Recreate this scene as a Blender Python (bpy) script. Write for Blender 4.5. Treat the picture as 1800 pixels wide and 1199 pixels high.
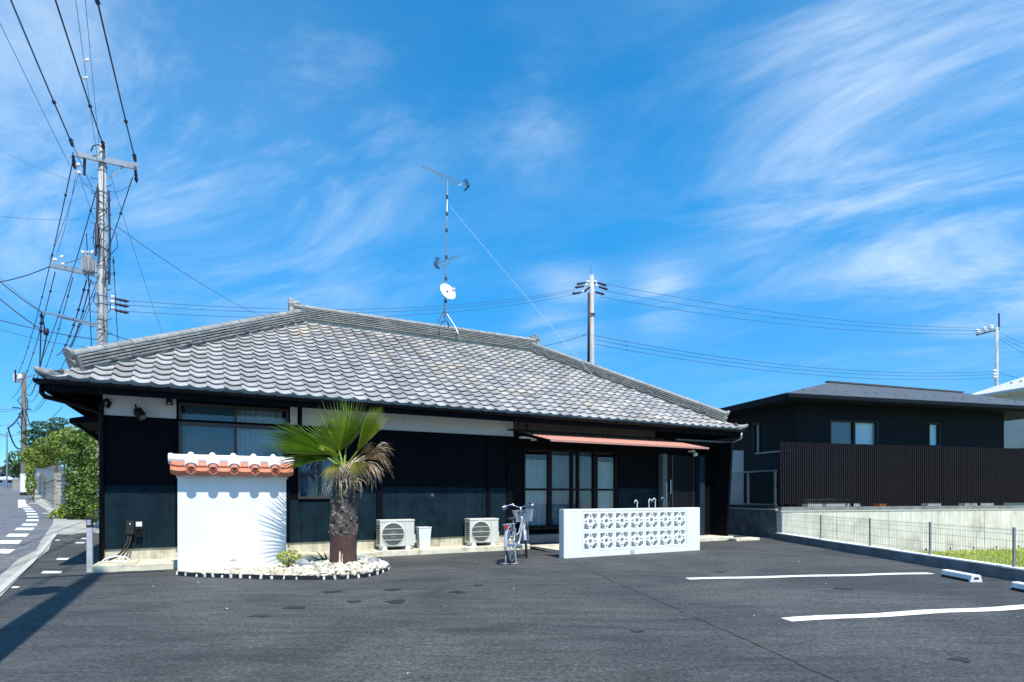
import bpy, bmesh, math, random
import numpy as np
from mathutils import Vector, Matrix, Euler
random.seed(7); rng = np.random.default_rng(7)
S = bpy.context.scene
for o in list(bpy.data.objects): bpy.data.objects.remove(o)
COL = S.collection
R = math.radians

# ------------------------------------------------------------------ camera
CAM_H = 1.22; FPX = 1015.0; HOR = 869.0          # eye height (m), focal length and horizon of the 1800 px photograph
cd = bpy.data.cameras.new('camera'); cam = bpy.data.objects.new('camera', cd); COL.objects.link(cam)
cam.location = (0, 0, CAM_H); cam.rotation_euler = (R(90), 0, 0)
cd.sensor_width = 36; cd.lens = 36*FPX/1800; cd.shift_y = (HOR-599.5)/1800; cd.clip_start = .05; cd.clip_end = 3000
S.camera = cam

# ------------------------------------------------------------------ light and sky
TH = .485                                         # the house stands turned by this angle
SUN_E = R(60.3)
d_sun = Vector((-math.sin(TH)*math.cos(SUN_E), math.cos(TH)*math.cos(SUN_E), -math.sin(SUN_E)))
ld = bpy.data.lights.new('sun', 'SUN'); ld.energy = 5.0; ld.angle = R(.53); ld.color = (1, .955, .88)
sun = bpy.data.objects.new('sun', ld); COL.objects.link(sun); sun.rotation_euler = d_sun.to_track_quat('-Z', 'Y').to_euler()
S.view_settings.view_transform = 'Standard'; S.view_settings.look = 'None'; S.view_settings.gamma = 1
S.view_settings.exposure = 0.32; S.view_settings.use_curve_mapping = False
S.cycles.max_bounces = 5; S.cycles.diffuse_bounces = 3; S.cycles.glossy_bounces = 3; S.cycles.transparent_max_bounces = 16

W = bpy.data.worlds.new('World'); S.world = W; W.use_nodes = True
nt = W.node_tree; nt.nodes.clear()
class NG:
    def __init__(s, t): s.t = t
    def n(s, typ, **kw):
        x = s.t.nodes.new(typ)
        for k, v in kw.items():
            if k == 'inp':
                for kk, vv in v.items():
                    if hasattr(vv, 'is_output'): s.t.links.new(vv, x.inputs[kk])
                    else: x.inputs[kk].default_value = vv
            else: setattr(x, k, v)
        return x
    def math(s, op, a, b=None, c=None, clamp=False):
        x = s.t.nodes.new('ShaderNodeMath'); x.operation = op; x.use_clamp = clamp
        for i, q in enumerate((a, b, c)):
            if q is None: continue
            if hasattr(q, 'is_output'): s.t.links.new(q, x.inputs[i])
            else: x.inputs[i].default_value = q
        return x.outputs[0]
    def vmath(s, op, a, b=None):
        x = s.t.nodes.new('ShaderNodeVectorMath'); x.operation = op
        for i, q in enumerate((a, b)):
            if q is None: continue
            if hasattr(q, 'is_output'): s.t.links.new(q, x.inputs[i])
            else: x.inputs[i].default_value = q
        return x
    def noise(s, vec, scale, detail=4, rough=.55, dist=0):
        x = s.n('ShaderNodeTexNoise', inp={'Scale': scale, 'Detail': detail, 'Roughness': rough, 'Distortion': dist})
        if vec is not None: s.t.links.new(vec, x.inputs['Vector'])
        return x.outputs['Fac']
    def remap(s, v, a, b, c=0., d=1.):
        x = s.n('ShaderNodeMapRange', inp={'From Min': a, 'From Max': b, 'To Min': c, 'To Max': d}); x.clamp = True; x.interpolation_type = 'SMOOTHSTEP'
        s.t.links.new(v, x.inputs['Value']); return x.outputs[0]
    def mix(s, f, a, b, blend='MIX'):
        x = s.n('ShaderNodeMix', data_type='RGBA', blend_type=blend)
        for i, q in ((0, f), (6, a), (7, b)):
            if hasattr(q, 'is_output'): s.t.links.new(q, x.inputs[i])
            else: x.inputs[i].default_value = q if i == 0 else (tuple(q)+(1,))[:4]
        return x.outputs[2]
g = NG(nt)
sky = g.n('ShaderNodeTexSky', sky_type='NISHITA'); sky.sun_disc = False; sky.sun_elevation = SUN_E
sky.sun_rotation = math.atan2(-d_sun.x, -d_sun.y); sky.altitude = 1500; sky.air_density = 1.0; sky.dust_density = 0.0; sky.ozone_density = 3.0
gen = g.n('ShaderNodeTexCoord').outputs['Generated']
sep = g.n('ShaderNodeSeparateXYZ', inp={0: gen})
tint = g.mix(g.remap(sep.outputs[2], .0, .5), (.46, .92, 1.22), (.21, 1.72, 2.22))
skyb = g.mix(1., sky.outputs[0], tint, 'MULTIPLY')
zz = g.math('ADD', g.math('MAXIMUM', sep.outputs[2], 0.), .16)
plane = g.n('ShaderNodeCombineXYZ', inp={0: g.math('DIVIDE', sep.outputs[0], zz), 1: g.math('DIVIDE', sep.outputs[1], zz), 2: 0.}).outputs[0]
mp = g.n('ShaderNodeMapping', inp={'Vector': g.n('ShaderNodeMapping', inp={'Vector': plane, 'Rotation': (0, 0, R(30))}).outputs[0], 'Scale': (.78, 1.55, 1)}).outputs[0]
fine = g.noise(mp, 1.5, 8, .64, .55)
broad = g.noise(plane, .55, 2, .5)
def skydir(px, py):
    return Vector(((px-900)/FPX, 1, (HOR-py)/FPX)).normalized()
mask = None
for px, py, rad, amt in ((430, 235, 13, 1.0), (1700, 110, 15, 1.25), (1830, 290, 9, 1.15), (935, 226, 3.4, .6), (985, 551, 3.4, 1.2), (1165, 520, 2.6, .9), (40, 200, 11, .5)):
    dt = g.vmath('DOT_PRODUCT', gen, tuple(skydir(px, py))).outputs['Value']
    k = 1/(1-math.cos(R(rad)))
    m = g.math('MULTIPLY', g.math('EXPONENT', g.math('MULTIPLY_ADD', dt, k, -k)), amt)
    mask = m if mask is None else g.math('ADD', mask, m)
# beyond the picture thin cirrus of the same kind goes on all round the sky
away = g.math('SUBTRACT', 1., g.remap(sep.outputs[1], .1, .5))
mask = g.math('ADD', mask, g.math('MULTIPLY', away, .45))
dens = g.math('ADD', g.math('MULTIPLY', fine, .8), g.math('MULTIPLY', broad, .35))
wisp = g.remap(dens, .48, .80)
cl = g.math('MULTIPLY', g.math('MULTIPLY_ADD', wisp, .85, .08), g.math('MINIMUM', mask, 1.), clamp=True)
cl = g.math('ADD', cl, g.math('MULTIPLY', wisp, .03), clamp=True)
skyc = g.mix(cl, skyb, (6.6, 8.0, 9.6))
bg = g.n('ShaderNodeBackground', inp={'Color': skyc, 'Strength': .10})
W.cycles.sampling_method = 'MANUAL'; W.cycles.sample_map_resolution = 512
g.n('ShaderNodeOutputWorld', inp={'Surface': bg.outputs[0]})

# ------------------------------------------------------------------ materials
def lin(r, gg, b): return tuple(((c/255)/12.92 if c/255 <= .04045 else ((c/255+.055)/1.055)**2.4) for c in (r, gg, b))
MATS = {}
def mat(name, col, rough=.6, var=.12, vs=6., bump=0., bs=40., metal=0., spec=.5, col2=None, c2s=3., c2t=(.5, .7), rand=0., stretch=(1, 1, 1), coat=0., streak=0., trans=0.):
    if name in MATS: return MATS[name]
    m = bpy.data.materials.new(name); m.use_nodes = True; t = m.node_tree; t.nodes.clear(); q = NG(t)
    out = q.n('ShaderNodeOutputMaterial'); b = q.n('ShaderNodeBsdfPrincipled', inp={'Roughness': rough, 'Metallic': metal, 'Specular IOR Level': spec, 'Coat Weight': coat})
    t.links.new(b.outputs[0], out.inputs[0])
    oc = q.n('ShaderNodeTexCoord').outputs['Object']
    vec = q.n('ShaderNodeMapping', inp={'Vector': oc, 'Scale': stretch}).outputs[0]
    c = tuple(col)+(1,)
    cs = None
    if col2 is not None:
        cs = q.mix(q.remap(q.noise(vec, c2s, 5, .6, .4), *c2t), col, col2)
    base = cs if cs is not None else q.n('ShaderNodeRGB').outputs[0]
    if cs is None: base.node.outputs[0].default_value = c
    fac = q.remap(q.noise(vec, vs, 5, .65), .25, .75, 1-var, 1+var)
    if rand > 0:
        a = q.n('ShaderNodeObjectInfo').outputs['Random']; i = q.n('ShaderNodeNewGeometry').outputs['Random Per Island']
        rr = q.math('FRACT', q.math('ADD', a, q.math('MULTIPLY', i, 7.31)))
        fac = q.math('MULTIPLY', fac, q.math('ADD', 1-rand, q.math('MULTIPLY', rr, 2*rand)))
    if streak > 0:
        sv = q.n('ShaderNodeMapping', inp={'Vector': oc, 'Scale': (5, 5, .35)}).outputs[0]
        fac = q.math('MULTIPLY', fac, q.remap(q.noise(sv, 2.2, 4, .6), .35, .7, 1.0, 1-streak))
    hsv = q.n('ShaderNodeHueSaturation', inp={'Value': fac, 'Color': base})
    t.links.new(hsv.outputs[0], b.inputs['Base Color'])
    if bump > 0:
        bp = q.n('ShaderNodeBump', inp={'Strength': bump, 'Distance': .01, 'Height': q.noise(vec, bs, 6, .7)})
        t.links.new(bp.outputs[0], b.inputs['Normal'])
    if trans > 0:
        tb = q.n('ShaderNodeBsdfTranslucent'); t.links.new(hsv.outputs[0], tb.inputs['Color'])
        mx = q.n('ShaderNodeMixShader', inp={0: trans, 1: b.outputs[0], 2: tb.outputs[0]}); t.links.new(mx.outputs[0], out.inputs[0])
    MATS[name] = m; return m

def glass_mat(name, tint=(.75, .85, .9), gl=.9):
    m = bpy.data.materials.new(name); m.use_nodes = True; t = m.node_tree; t.nodes.clear(); q = NG(t)
    out = q.n('ShaderNodeOutputMaterial'); tr = q.n('ShaderNodeBsdfTransparent', inp={'Color': tint+(1,)})
    go = q.n('ShaderNodeBsdfGlossy', inp={'Roughness': .02, 'Color': (gl, gl, gl, 1)})
    bf = q.n('ShaderNodeNewGeometry').outputs['Backfacing']; fr = q.n('ShaderNodeFresnel', inp={'IOR': q.math('SUBTRACT', 1.5, q.math('MULTIPLY', bf, 1.5-1/1.5))}); f2 = q.math('MULTIPLY', fr.outputs[0], 1.9, clamp=True)
    mx = q.n('ShaderNodeMixShader', inp={0: f2, 1: tr.outputs[0], 2: go.outputs[0]}); t.links.new(mx.outputs[0], out.inputs[0])
    return m
M_TILE = mat('kawara_tile', (.335, .33, .325), .5, .2, 7, .15, 60, spec=.4, col2=(.46, .41, .34), c2s=1.6, c2t=(.48, .7), rand=.26)
M_TILE2 = mat('kawara_weathered', (.22, .225, .22), .6, .25, 9, .25, 50, col2=(.29, .30, .27), c2s=4, rand=.2)
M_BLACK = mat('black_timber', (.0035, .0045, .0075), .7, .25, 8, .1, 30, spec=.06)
M_GUT = mat('black_gutter', (.005, .006, .009), .45, .1, 8, spec=.12)
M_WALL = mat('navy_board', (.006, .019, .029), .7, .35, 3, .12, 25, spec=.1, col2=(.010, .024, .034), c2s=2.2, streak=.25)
M_PLAST = mat('shikkui_plaster', (.62, .64, .66), .85, .06, 5, .25, 70, spec=.2)
M_WHITE = mat('white_stucco', (.80, .80, .785), .8, .04, 3, .45, 70, spec=.25, col2=(.72, .71, .67), c2s=1.7, c2t=(.58, .8), streak=.04)
M_WHITE2 = mat('white_block_paint', (.80, .81, .80), .7, .04, 7, .2, 80, spec=.3)
M_CONC = mat('foundation_concrete', (.58, .54, .41), .85, .18, 4, .3, 50, spec=.2, col2=(.36, .34, .24), c2s=2.5, streak=.3)
M_SLAB = mat('slab_concrete', (.60, .56, .43), .85, .2, 5, .35, 60, spec=.2, col2=(.36, .33, .19), c2s=3)
M_RET = mat('retaining_concrete', (.68, .635, .575), .85, .12, 2, .2, 40, spec=.2, col2=(.55, .51, .45), c2s=1.2, streak=.2)
M_KERB = mat('kerb_concrete', (.46, .46, .44), .85, .1, 6, .2, 60, spec=.2)
M_FRAME = mat('bronze_sash', (.055, .045, .05), .4, .1, 5, spec=.45, metal=.2)
M_FRAME2 = mat('dark_sash', (.008, .008, .011), .5, .1, 5, spec=.12)
M_GLASS = glass_mat('window_glass')
M_CURT = mat('curtain_fabric', (.34, .42, .46), .9, .12, 3, spec=.1)
M_CURT2 = mat('blue_curtain', (.09, .16, .21), .9, .12, 3, spec=.1)
M_CURT3 = mat('pale_blue_curtain', (.80, .88, .92), .9, .1, 3, spec=.1)
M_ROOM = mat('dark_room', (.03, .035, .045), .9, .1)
M_SALMON = mat('salmon_sheet', (.56, .26, .185), .55, .08, 5, .0, spec=.4)
M_PURP = mat('dark_purple', (.10, .085, .105), .6, .2, 6, .1, 40)
M_AC = mat('ac_cream', (.66, .655, .56), .45, .06, 4, spec=.45)
M_ACG = mat('ac_grille', (.20, .215, .19), .5, .15, 8)
M_DARK = mat('dark_void', (.012, .013, .014), .7, .1)
M_GALV = mat('galvanised', (.33, .35, .37), .38, .12, 12, metal=.75)
M_STEEL = mat('silver_paint', (.55, .57, .60), .3, .08, 8, metal=.55)
M_CHROME = mat('chrome', (.7, .72, .74), .15, .05, 8, metal=1)
M_RUB = mat('rubber', (.018, .018, .019), .75, .2, 20)
M_POLE = mat('pole_concrete', (.44, .43, .40), .8, .12, 3, .15, 40, streak=.12)
M_WIRE = mat('wire_black', (.012, .018, .045), .6, .1)
M_WIRE2 = mat('wire_sky_tint', (.02, .085, .20), .6, .1)  # blue of the sky behind is mixed into the wire colour
M_PORC = mat('porcelain', (.72, .74, .76), .25, .06, 6)
M_REDT = mat('red_clay', (.52, .19, .11), .65, .22, 9, .2, 60, col2=(.33, .07, .04), c2s=6, rand=.12)
M_REDD = mat('dark_red_clay', (.16, .035, .025), .65, .2, 12, .25, 50)
M_LEAFG = mat('palm_green', (.17, .27, .022), .4, .25, 3, spec=.5, col2=(.08, .16, .014), c2s=2.5, rand=.35, trans=.22)
M_LEAFY = mat('palm_lime', (.27, .36, .035), .5, .2, 4, spec=.4, rand=.2, trans=.3)
M_LEAFO = mat('palm_olive', (.19, .18, .035), .55, .25, 5)
M_DEAD = mat('palm_dead', (.48, .34, .18), .8, .35, 7, col2=(.74, .64, .50), c2s=5, c2t=(.42, .62), rand=.3, trans=.15)
M_BOOT = mat('palm_boot', (.12, .095, .08), .9, .35, 9, .4, 40, col2=(.30, .24, .19), c2s=9, c2t=(.5, .62), rand=.4)
M_TRUNK = mat('palm_fibre', (.075, .038, .030), .9, .35, 6, .7, 25, stretch=(1, 1, 9))
M_PEB = mat('white_pebble', (.62, .58, .47), .75, .15, 20, .15, 60, col2=(.45, .38, .25), c2s=5, c2t=(.48, .66), rand=.22)
M_ROCK = mat('grey_rock', (.25, .28, .29), .8, .3, 6, .5, 20, col2=(.42, .43, .42), c2s=5)
M_SHRUB = mat('lime_shrub', (.30, .36, .05), .55, .3, 8, rand=.3)
M_LEAFA = mat('ivy_leaf', (.13, .20, .03), .5, .3, 2, rand=.5, spec=.4, trans=.25)
M_LEAFB = mat('hedge_leaf', (.21, .27, .035), .5, .3, 2, rand=.45, trans=.25)
M_PINE = mat('pine_needle', (.05, .11, .025), .6, .3, 4, rand=.4, trans=.15)
M_BARK = mat('bark', (.10, .075, .055), .9, .3, 8, .5, 20)
M_WEED = mat('weed_leaf', (.24, .33, .03), .55, .3, 3, rand=.4, trans=.3)
M_GRASS = mat('lawn_grass', (.36, .42, .05), .6, .25, 1.5, rand=.35, trans=.25)
M_SOIL = mat('lawn_soil', (.30, .34, .06), .9, .3, 3)
M_SLAT = mat('brown_slat', (.014, .011, .015), .6, .15, 6, spec=.12)
M_NWALL = mat('black_siding', (.006, .0085, .013), .6, .12, 5, spec=.1)
M_NROOF = mat('grey_metal_roof', (.075, .08, .085), .5, .1, 3, spec=.4)
M_LWALL = mat('pale_siding', (.40, .43, .46), .7, .08, 3)
M_LROOF = mat('pale_slate', (.52, .53, .54), .7, .12, 4, .15, 30)
M_TANK = mat('tank_grey', (.36, .39, .42), .45, .06, 4)
M_RED = mat('red_lens', (.45, .02, .02), .2, .1)
M_ORANGE = mat('orange_plastic', (.62, .14, .05), .45, .1)
M_PAINT = mat('road_paint', (.76, .76, .74), .7, .1, 12, .25, 80, col2=(.38, .38, .37), c2s=22, c2t=(.60, .72))
M_SIDE = mat('sidewalk_concrete', (.33, .325, .29), .9, .2, 1.6, .25, 40, col2=(.42, .41, .36), c2s=.9)
M_APRON = mat('apron_concrete', (.34, .33, .31), .9, .15, 2, .2, 40)
M_POST = mat('weathered_post', (.40, .42, .44), .7, .2, 8)
M_BLKW = mat('garden_block', (.33, .31, .26), .9, .25, 5, .4, 40, col2=(.22, .20, .17), c2s=4, rand=.15)
M_FAR = mat('far_wall', (.42, .44, .48), .8, .1)
M_FARR = mat('far_roof', (.10, .11, .13), .7, .1)
M_YEL = mat('guard_yellow', (.55, .33, .05), .6, .1)
M_CRACK = mat('tar_seam', (.018, .018, .02), .8, .2)

def asphalt(name, base, base2, tone=1.0):
    m = bpy.data.materials.new(name); m.use_nodes = True; t = m.node_tree; t.nodes.clear(); q = NG(t)
    out = q.n('ShaderNodeOutputMaterial'); b = q.n('ShaderNodeBsdfPrincipled', inp={'Roughness': .78, 'Specular IOR Level': .35}); t.links.new(b.outputs[0], out.inputs[0])
    oc = q.n('ShaderNodeTexCoord').outputs['Object']
    big = q.noise(oc, .45, 5, .6, .6)
    roll = q.noise(q.n('ShaderNodeMapping', inp={'Vector': oc, 'Rotation': (0, 0, R(-20)), 'Scale': (.8, 4.5, 1)}).outputs[0], 1.3, 6, .65, .8)
    gritv = q.n('ShaderNodeTexVoronoi', inp={'Vector': oc, 'Scale': 55}).outputs['Color']
    grit = q.n('ShaderNodeSeparateColor', inp={0: gritv}).outputs[0]
    spk = q.noise(oc, 26, 5, .85)
    stain = q.remap(q.noise(oc, 1.3, 5, .65, 1.5), .60, .74, 1, .60)
    c = q.mix(q.remap(big, .35, .68), base, base2)
    f = q.math('MULTIPLY', q.remap(roll, .25, .75, .72, 1.30), q.remap(spk, .32, .68, .55, 1.5))
    f = q.math('MULTIPLY', f, q.math('ADD', .72, q.math('MULTIPLY', grit, .56)))
    f = q.math('MULTIPLY', f, stain)
    h = q.n('ShaderNodeHueSaturation', inp={'Value': f, 'Color': c}); t.links.new(h.outputs[0], b.inputs['Base Color'])
    bp = q.n('ShaderNodeBump', inp={'Strength': .55, 'Distance': .006, 'Height': q.math('ADD', grit, q.math('MULTIPLY', spk, .8))})
    bp2 = q.n('ShaderNodeBump', inp={'Strength': .35, 'Distance': .05, 'Height': roll, 'Normal': bp.outputs[0]}); t.links.new(bp2.outputs[0], b.inputs['Normal'])
    return m
M_ASPH = asphalt('lot_asphalt', (.044, .048, .048), (.077, .077, .075))
M_ROAD = asphalt('road_asphalt', (.12, .128, .142), (.145, .15, .158))

# ------------------------------------------------------------------ mesh helpers
class MB:
    def __init__(s): s.v = []; s.f = []
    def add(s, vs, fs):
        b = len(s.v); s.v += [tuple(p) for p in vs]; s.f += [tuple(i+b for i in q) for q in fs]; return s
    def box(s, x0, x1, y0, y1, z0, z1, M=None):
        vs = [Vector(p) for p in ((x0,y0,z0),(x1,y0,z0),(x1,y1,z0),(x0,y1,z0),(x0,y0,z1),(x1,y0,z1),(x1,y1,z1),(x0,y1,z1))]
        if M is not None: vs = [M @ p for p in vs]
        return s.add(vs, [(3,2,1,0),(4,5,6,7),(0,1,5,4),(1,2,6,5),(2,3,7,6),(3,0,4,7)])
    def bar(s, a, b, w, h=None):
        a = Vector(a); b = Vector(b); h = h or w; dz = (b-a); L = dz.length; q = dz.to_track_quat('Z', 'Y').to_matrix().to_4x4()
        return s.box(-w/2, w/2, -h/2, h/2, 0, L, Matrix.Translation(a) @ q)
    def tube(s, pts, r, n=8, closed=False, caps=True):
        pts = [Vector(p) for p in pts]; N = len(pts); rr = r if isinstance(r, (list, tuple)) else [r]*N
        base = len(s.v); prev = None
        for i, p in enumerate(pts):
            if closed: tdir = pts[(i+1) % N]-pts[i-1]
            else: tdir = pts[min(i+1, N-1)]-pts[max(i-1, 0)]
            tdir.normalize()
            if prev is None:
                up = Vector((0, 0, 1)) if abs(tdir.z) < .95 else Vector((1, 0, 0))
                xa = tdir.cross(up).normalized()
            else:
                xa = (prev-tdir*prev.dot(tdir))
                xa = xa.normalized() if xa.length > 1e-6 else tdir.orthogonal().normalized()
            prev = xa; ya = tdir.cross(xa)
            for k in range(n):
                a = 2*math.pi*k/n; s.v.append(tuple(p+(xa*math.cos(a)+ya*math.sin(a))*rr[i]))
        M = N if closed else N-1
        for i in range(M):
            for k in range(n):
                a = base+i*n+k; b = base+i*n+(k+1) % n; c = base+((i+1) % N)*n+(k+1) % n; e = base+((i+1) % N)*n+k
                s.f.append((a, b, c, e))
        if caps and not closed:
            s.f.append(tuple(base+k for k in range(n))[::-1]); s.f.append(tuple(base+(N-1)*n+k for k in range(n)))
        return s
    def lathe(s, prof, n=16, M=None, a0=0, a1=2*math.pi):
        base = len(s.v); full = abs(a1-a0-2*math.pi) < 1e-6; K = n if full else n+1
        for r, z in prof:
            for k in range(K):
                a = a0+(a1-a0)*k/n; p = Vector((r*math.cos(a), r*math.sin(a), z)); s.v.append(tuple(M @ p if M is not None else p))
        for i in range(len(prof)-1):
            for k in range(n if full else n):
                k2 = (k+1) % K; s.f.append((base+i*K+k, base+i*K+k2, base+(i+1)*K+k2, base+(i+1)*K+k))
        return s
    def prism(s, poly, y0, y1, M=None):
        n = len(poly); b = [Vector((x, y0, z)) for x, z in poly]+[Vector((x, y1, z)) for x, z in poly]
        if M is not None: b = [M @ p for p in b]
        return s.add(b, [tuple(range(n)), tuple(range(2*n-1, n-1, -1))]+[(i, i+n, (i+1) % n+n, (i+1) % n) for i in range(n)])
    def mesh(s, name, m=None, smooth=False, bevel=0):
        me = bpy.data.meshes.new(name); me.from_pydata(s.v, [], s.f); me.update()
        if bevel:
            bm = bmesh.new(); bm.from_mesh(me)
            bmesh.ops.bevel(bm, geom=list(bm.edges), offset=bevel, segments=2, profile=.6, affect='EDGES', clamp_overlap=True)
            bm.to_mesh(me); bm.free()
        else:
            bm = bmesh.new(); bm.from_mesh(me); bmesh.ops.recalc_face_normals(bm, faces=bm.faces); bm.to_mesh(me); bm.free()
        if m: me.materials.append(m)
        if smooth: me.polygons.foreach_set('use_smooth', [True]*len(me.polygons))
        return me
    def build(s, name, m, parent=None, smooth=False, bevel=0, loc=(0,0,0), rot=(0,0,0)):
        return link(name, s.mesh(name, m, smooth, bevel), parent, loc, rot)
def link(name, me, parent=None, loc=(0,0,0), rot=(0,0,0), scale=None):
    o = bpy.data.objects.new(name, me); COL.objects.link(o); o.location = loc; o.rotation_euler = rot
    if scale: o.scale = scale
    if parent is not None: o.parent = parent
    return o
def tag(o, label=None, cat=None, group=None, kind=None):
    if label: o['label'] = label
    if cat: o['category'] = cat
    if group: o['group'] = group
    if kind: o['kind'] = kind
    return o
def thing(name, label, cat, loc=(0,0,0), rz=0, group=None, rot=None):
    o = bpy.data.objects.new(name, None); COL.objects.link(o); o.location = loc; o.rotation_euler = rot or (0, 0, rz); o.empty_display_size = .2
    return tag(o, label, cat, group)
def copy_tree(o, parent=None):
    c = o.copy(); COL.objects.link(c); c.parent = parent
    for ch in list(o.children): copy_tree(ch, c)
    return c
def sm(a, b, x):
    t = min(1, max(0, (x-a)/(b-a))); return t*t*(3-2*t)

# ------------------------------------------------------------------ places
A = Vector((-6.954, 8.605, 0)); U = Vector((math.cos(TH), math.sin(TH), 0)); V = Vector((-math.sin(TH), math.cos(TH), 0))
def HP(u, v, z=0): return A+U*u+V*v+Vector((0, 0, z))
def uv(x, y): r = Vector((x, y, 0))-A; return r.dot(U), r.dot(V)
def hgt(x, y):
    u, v = uv(x, y)
    return .03*min(max(0, v-2), 120)*(1-sm(-1.5, 1, u))
def gpt(px, py, dz=0):
    """where the line of sight through a point of the photograph meets the sloping ground"""
    z = 0
    for _ in range(60):
        D = (CAM_H-z)*FPX/(py-HOR) if py > HOR+.5 and z < CAM_H-.01 else 60
        x = (px-900)/FPX*D; z = .6*z+.4*hgt(x, D)
    return Vector((x, D, hgt(x, D)+dz))
def pt(px, py, D): return Vector(((px-900)/FPX*D, D, CAM_H+(HOR-py)/FPX*D))

# ------------------------------------------------------------------ ground, lot, road
def grid_sheet(name, rows, m, dz, z_of=hgt):
    """rows: list of lists of (x,y) of the same length"""
    vs = []; fs = []; K = len(rows[0])
    for r in rows:
        for x, y in r: vs.append((x, y, z_of(x, y)+dz))
    for i in range(len(rows)-1):
        for k in range(K-1): a = i*K+k; fs.append((a, a+1, a+K+1, a+K))
    o = MB().add(vs, fs).build(name, m); o['kind'] = 'structure'; return o
ys = [-60, -20, -8, 0, 4, 8, 12, 16, 20, 26, 34, 44, 56, 70, 90, 120, 160, 220, 320, 500, 900, 2000]
xs = [-2000, -600, -200, -90, -60, -45, -36, -30, -26, -22, -19, -17, -15, -13, -11, -9, -7, -5, 0, 7.4]
grid_sheet('ground', [[(x, y) for x in xs] for y in ys], M_APRON, -.06)
grid_sheet('ground', [[(x, y) for x in (7.4, 60, 2000)] for y in ys], M_APRON, -.62)
K0 = gpt(0, 1047); K1 = gpt(102, 939); kd = (K1-K0).normalized()
def kx(y): t = (y-K0.y)/kd.y; return K0.x+kd.x*t
rows = []
for y in np.arange(-12, 22.01, .5): x0 = kx(y) if y > -6 else kx(-6); x1 = 7.12; rows.append([(x0+(x1-x0)*t, y) for t in np.linspace(0, 1, 25)])
lot = grid_sheet('parking_lot', rows, M_ASPH, 0)
# the road lies to the left, its edge found from the painted edge dashes
dash_px = [(-75, 1010, 26), (-40, 988, 22), (2, 970, 20), (17, 953.5, 19), (31, 941.5, 18), (43.5, 930.5, 15.5), (52, 922.8, 13), (57, 915.3, 11), (57.6, 909, 10), (56, 904, 9.5), (53, 899.2, 9), (49.5, 895.2, 8.3), (46, 891.6, 8), (42.6, 888.2, 7.5), (38.8, 885, 7), (36, 882.2, 7), (32, 879.4, 6)]
dc = [gpt(p[0], p[1]) for p in dash_px]
path = [dc[0]+(dc[0]-dc[1]).normalized()*14]+dc
last = (dc[-1]-dc[-3]).normalized()
for k in range(1, 9): path.append(dc[-1]+Vector((last.x-.010*k*k, last.y, 0)).normalized()*6*k)
def offs(p, i, w):
    a = path[max(i-1, 0)]; b = path[min(i+1, len(path)-1)]; dd = (b-a); dd.z = 0; dd.normalize(); n = Vector((dd.y, -dd.x, 0)); return p+n*w
edge = [offs(p, i, .55) for i, p in enumerate(path)]
grid_sheet('road', [[(offs(p, i, w).x, offs(p, i, w).y) for w in (-7.5, -5, -3, -1, .55)] for i, p in enumerate(path)], M_ROAD, .004)
# pavement between the road edge and the lot kerb
prow = []
for i, p in enumerate(path):
    e = edge[i]; kxx = kx(e.y); w = (kxx-e.x) if e.y < K1.y+.3 else 2.6
    w = max(.25, min(w, 3.2)); prow.append([(e.x+w*t, e.y) for t in (0, .25, .5, .75, 1)])
grid_sheet('sidewalk', prow, M_SIDE, .012)
kb = MB()
n0 = Vector((kd.y, -kd.x, 0))
for k in range(14):
    a = K0+kd*(-7+k*1.2); b = a+kd*1.185
    if a.y > K1.y+.2: break
    vs = []
    for p in (a, b):
        for w, z in ((-.08, 0), (-.08, .03), (.0, .03), (.0, 0)): q = p+n0*w; vs.append((q.x, q.y, hgt(q.x, q.y)+z))
    kb.add(vs, [(0,1,2,3),(7,6,5,4),(0,4,5,1),(1,5,6,2),(2,6,7,3)])
o = kb.build('kerb', M_KERB); o['kind'] = 'structure'
def mark(name, quad, m, dz=.008, lab=None):
    vs = [(p[0], p[1], hgt(p[0], p[1])+dz) for p in quad]; o = MB().add(vs, [tuple(range(len(vs)))]).build(name, m); o['kind'] = 'structure'; return o
for i, (px, py, hw) in enumerate(dash_px):
    p = dc[i]; nx = gpt(px+hw, py)-gpt(px-hw, py); nx.z = 0; wv = nx*.5
    fw = (path[i+2]-path[i]); fw.z = 0; L = fw.length*.5; fw.normalize(); q = fw*(L*.23)
    mark('edge_dash', [p-wv-q, p+wv-q, p+wv+q, p-wv+q], M_PAINT, .012)
q0, q1 = gpt(29, 877.5), gpt(17, 866.5)
for k in range(1): mark('edge_line', [q0+Vector((-.35,0,0)), q0+Vector((.3,0,0)), q1+Vector((.35,0,0)), q1+Vector((-.35,0,0))], M_PAINT, .012)
# pale crossing strips on the pavement beyond the lot
for a, b, c, e in (((52, 885), (75, 884), (76, 886), (50, 887)), ((75, 902.5), (95, 902.5), (95, 904.5), (73, 904.5)), ((95, 921), (168, 921.5), (170, 931), (85, 931))):
    mark('concrete_strip', [gpt(*x) for x in (e, c, b, a)], M_APRON, .018)
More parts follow.
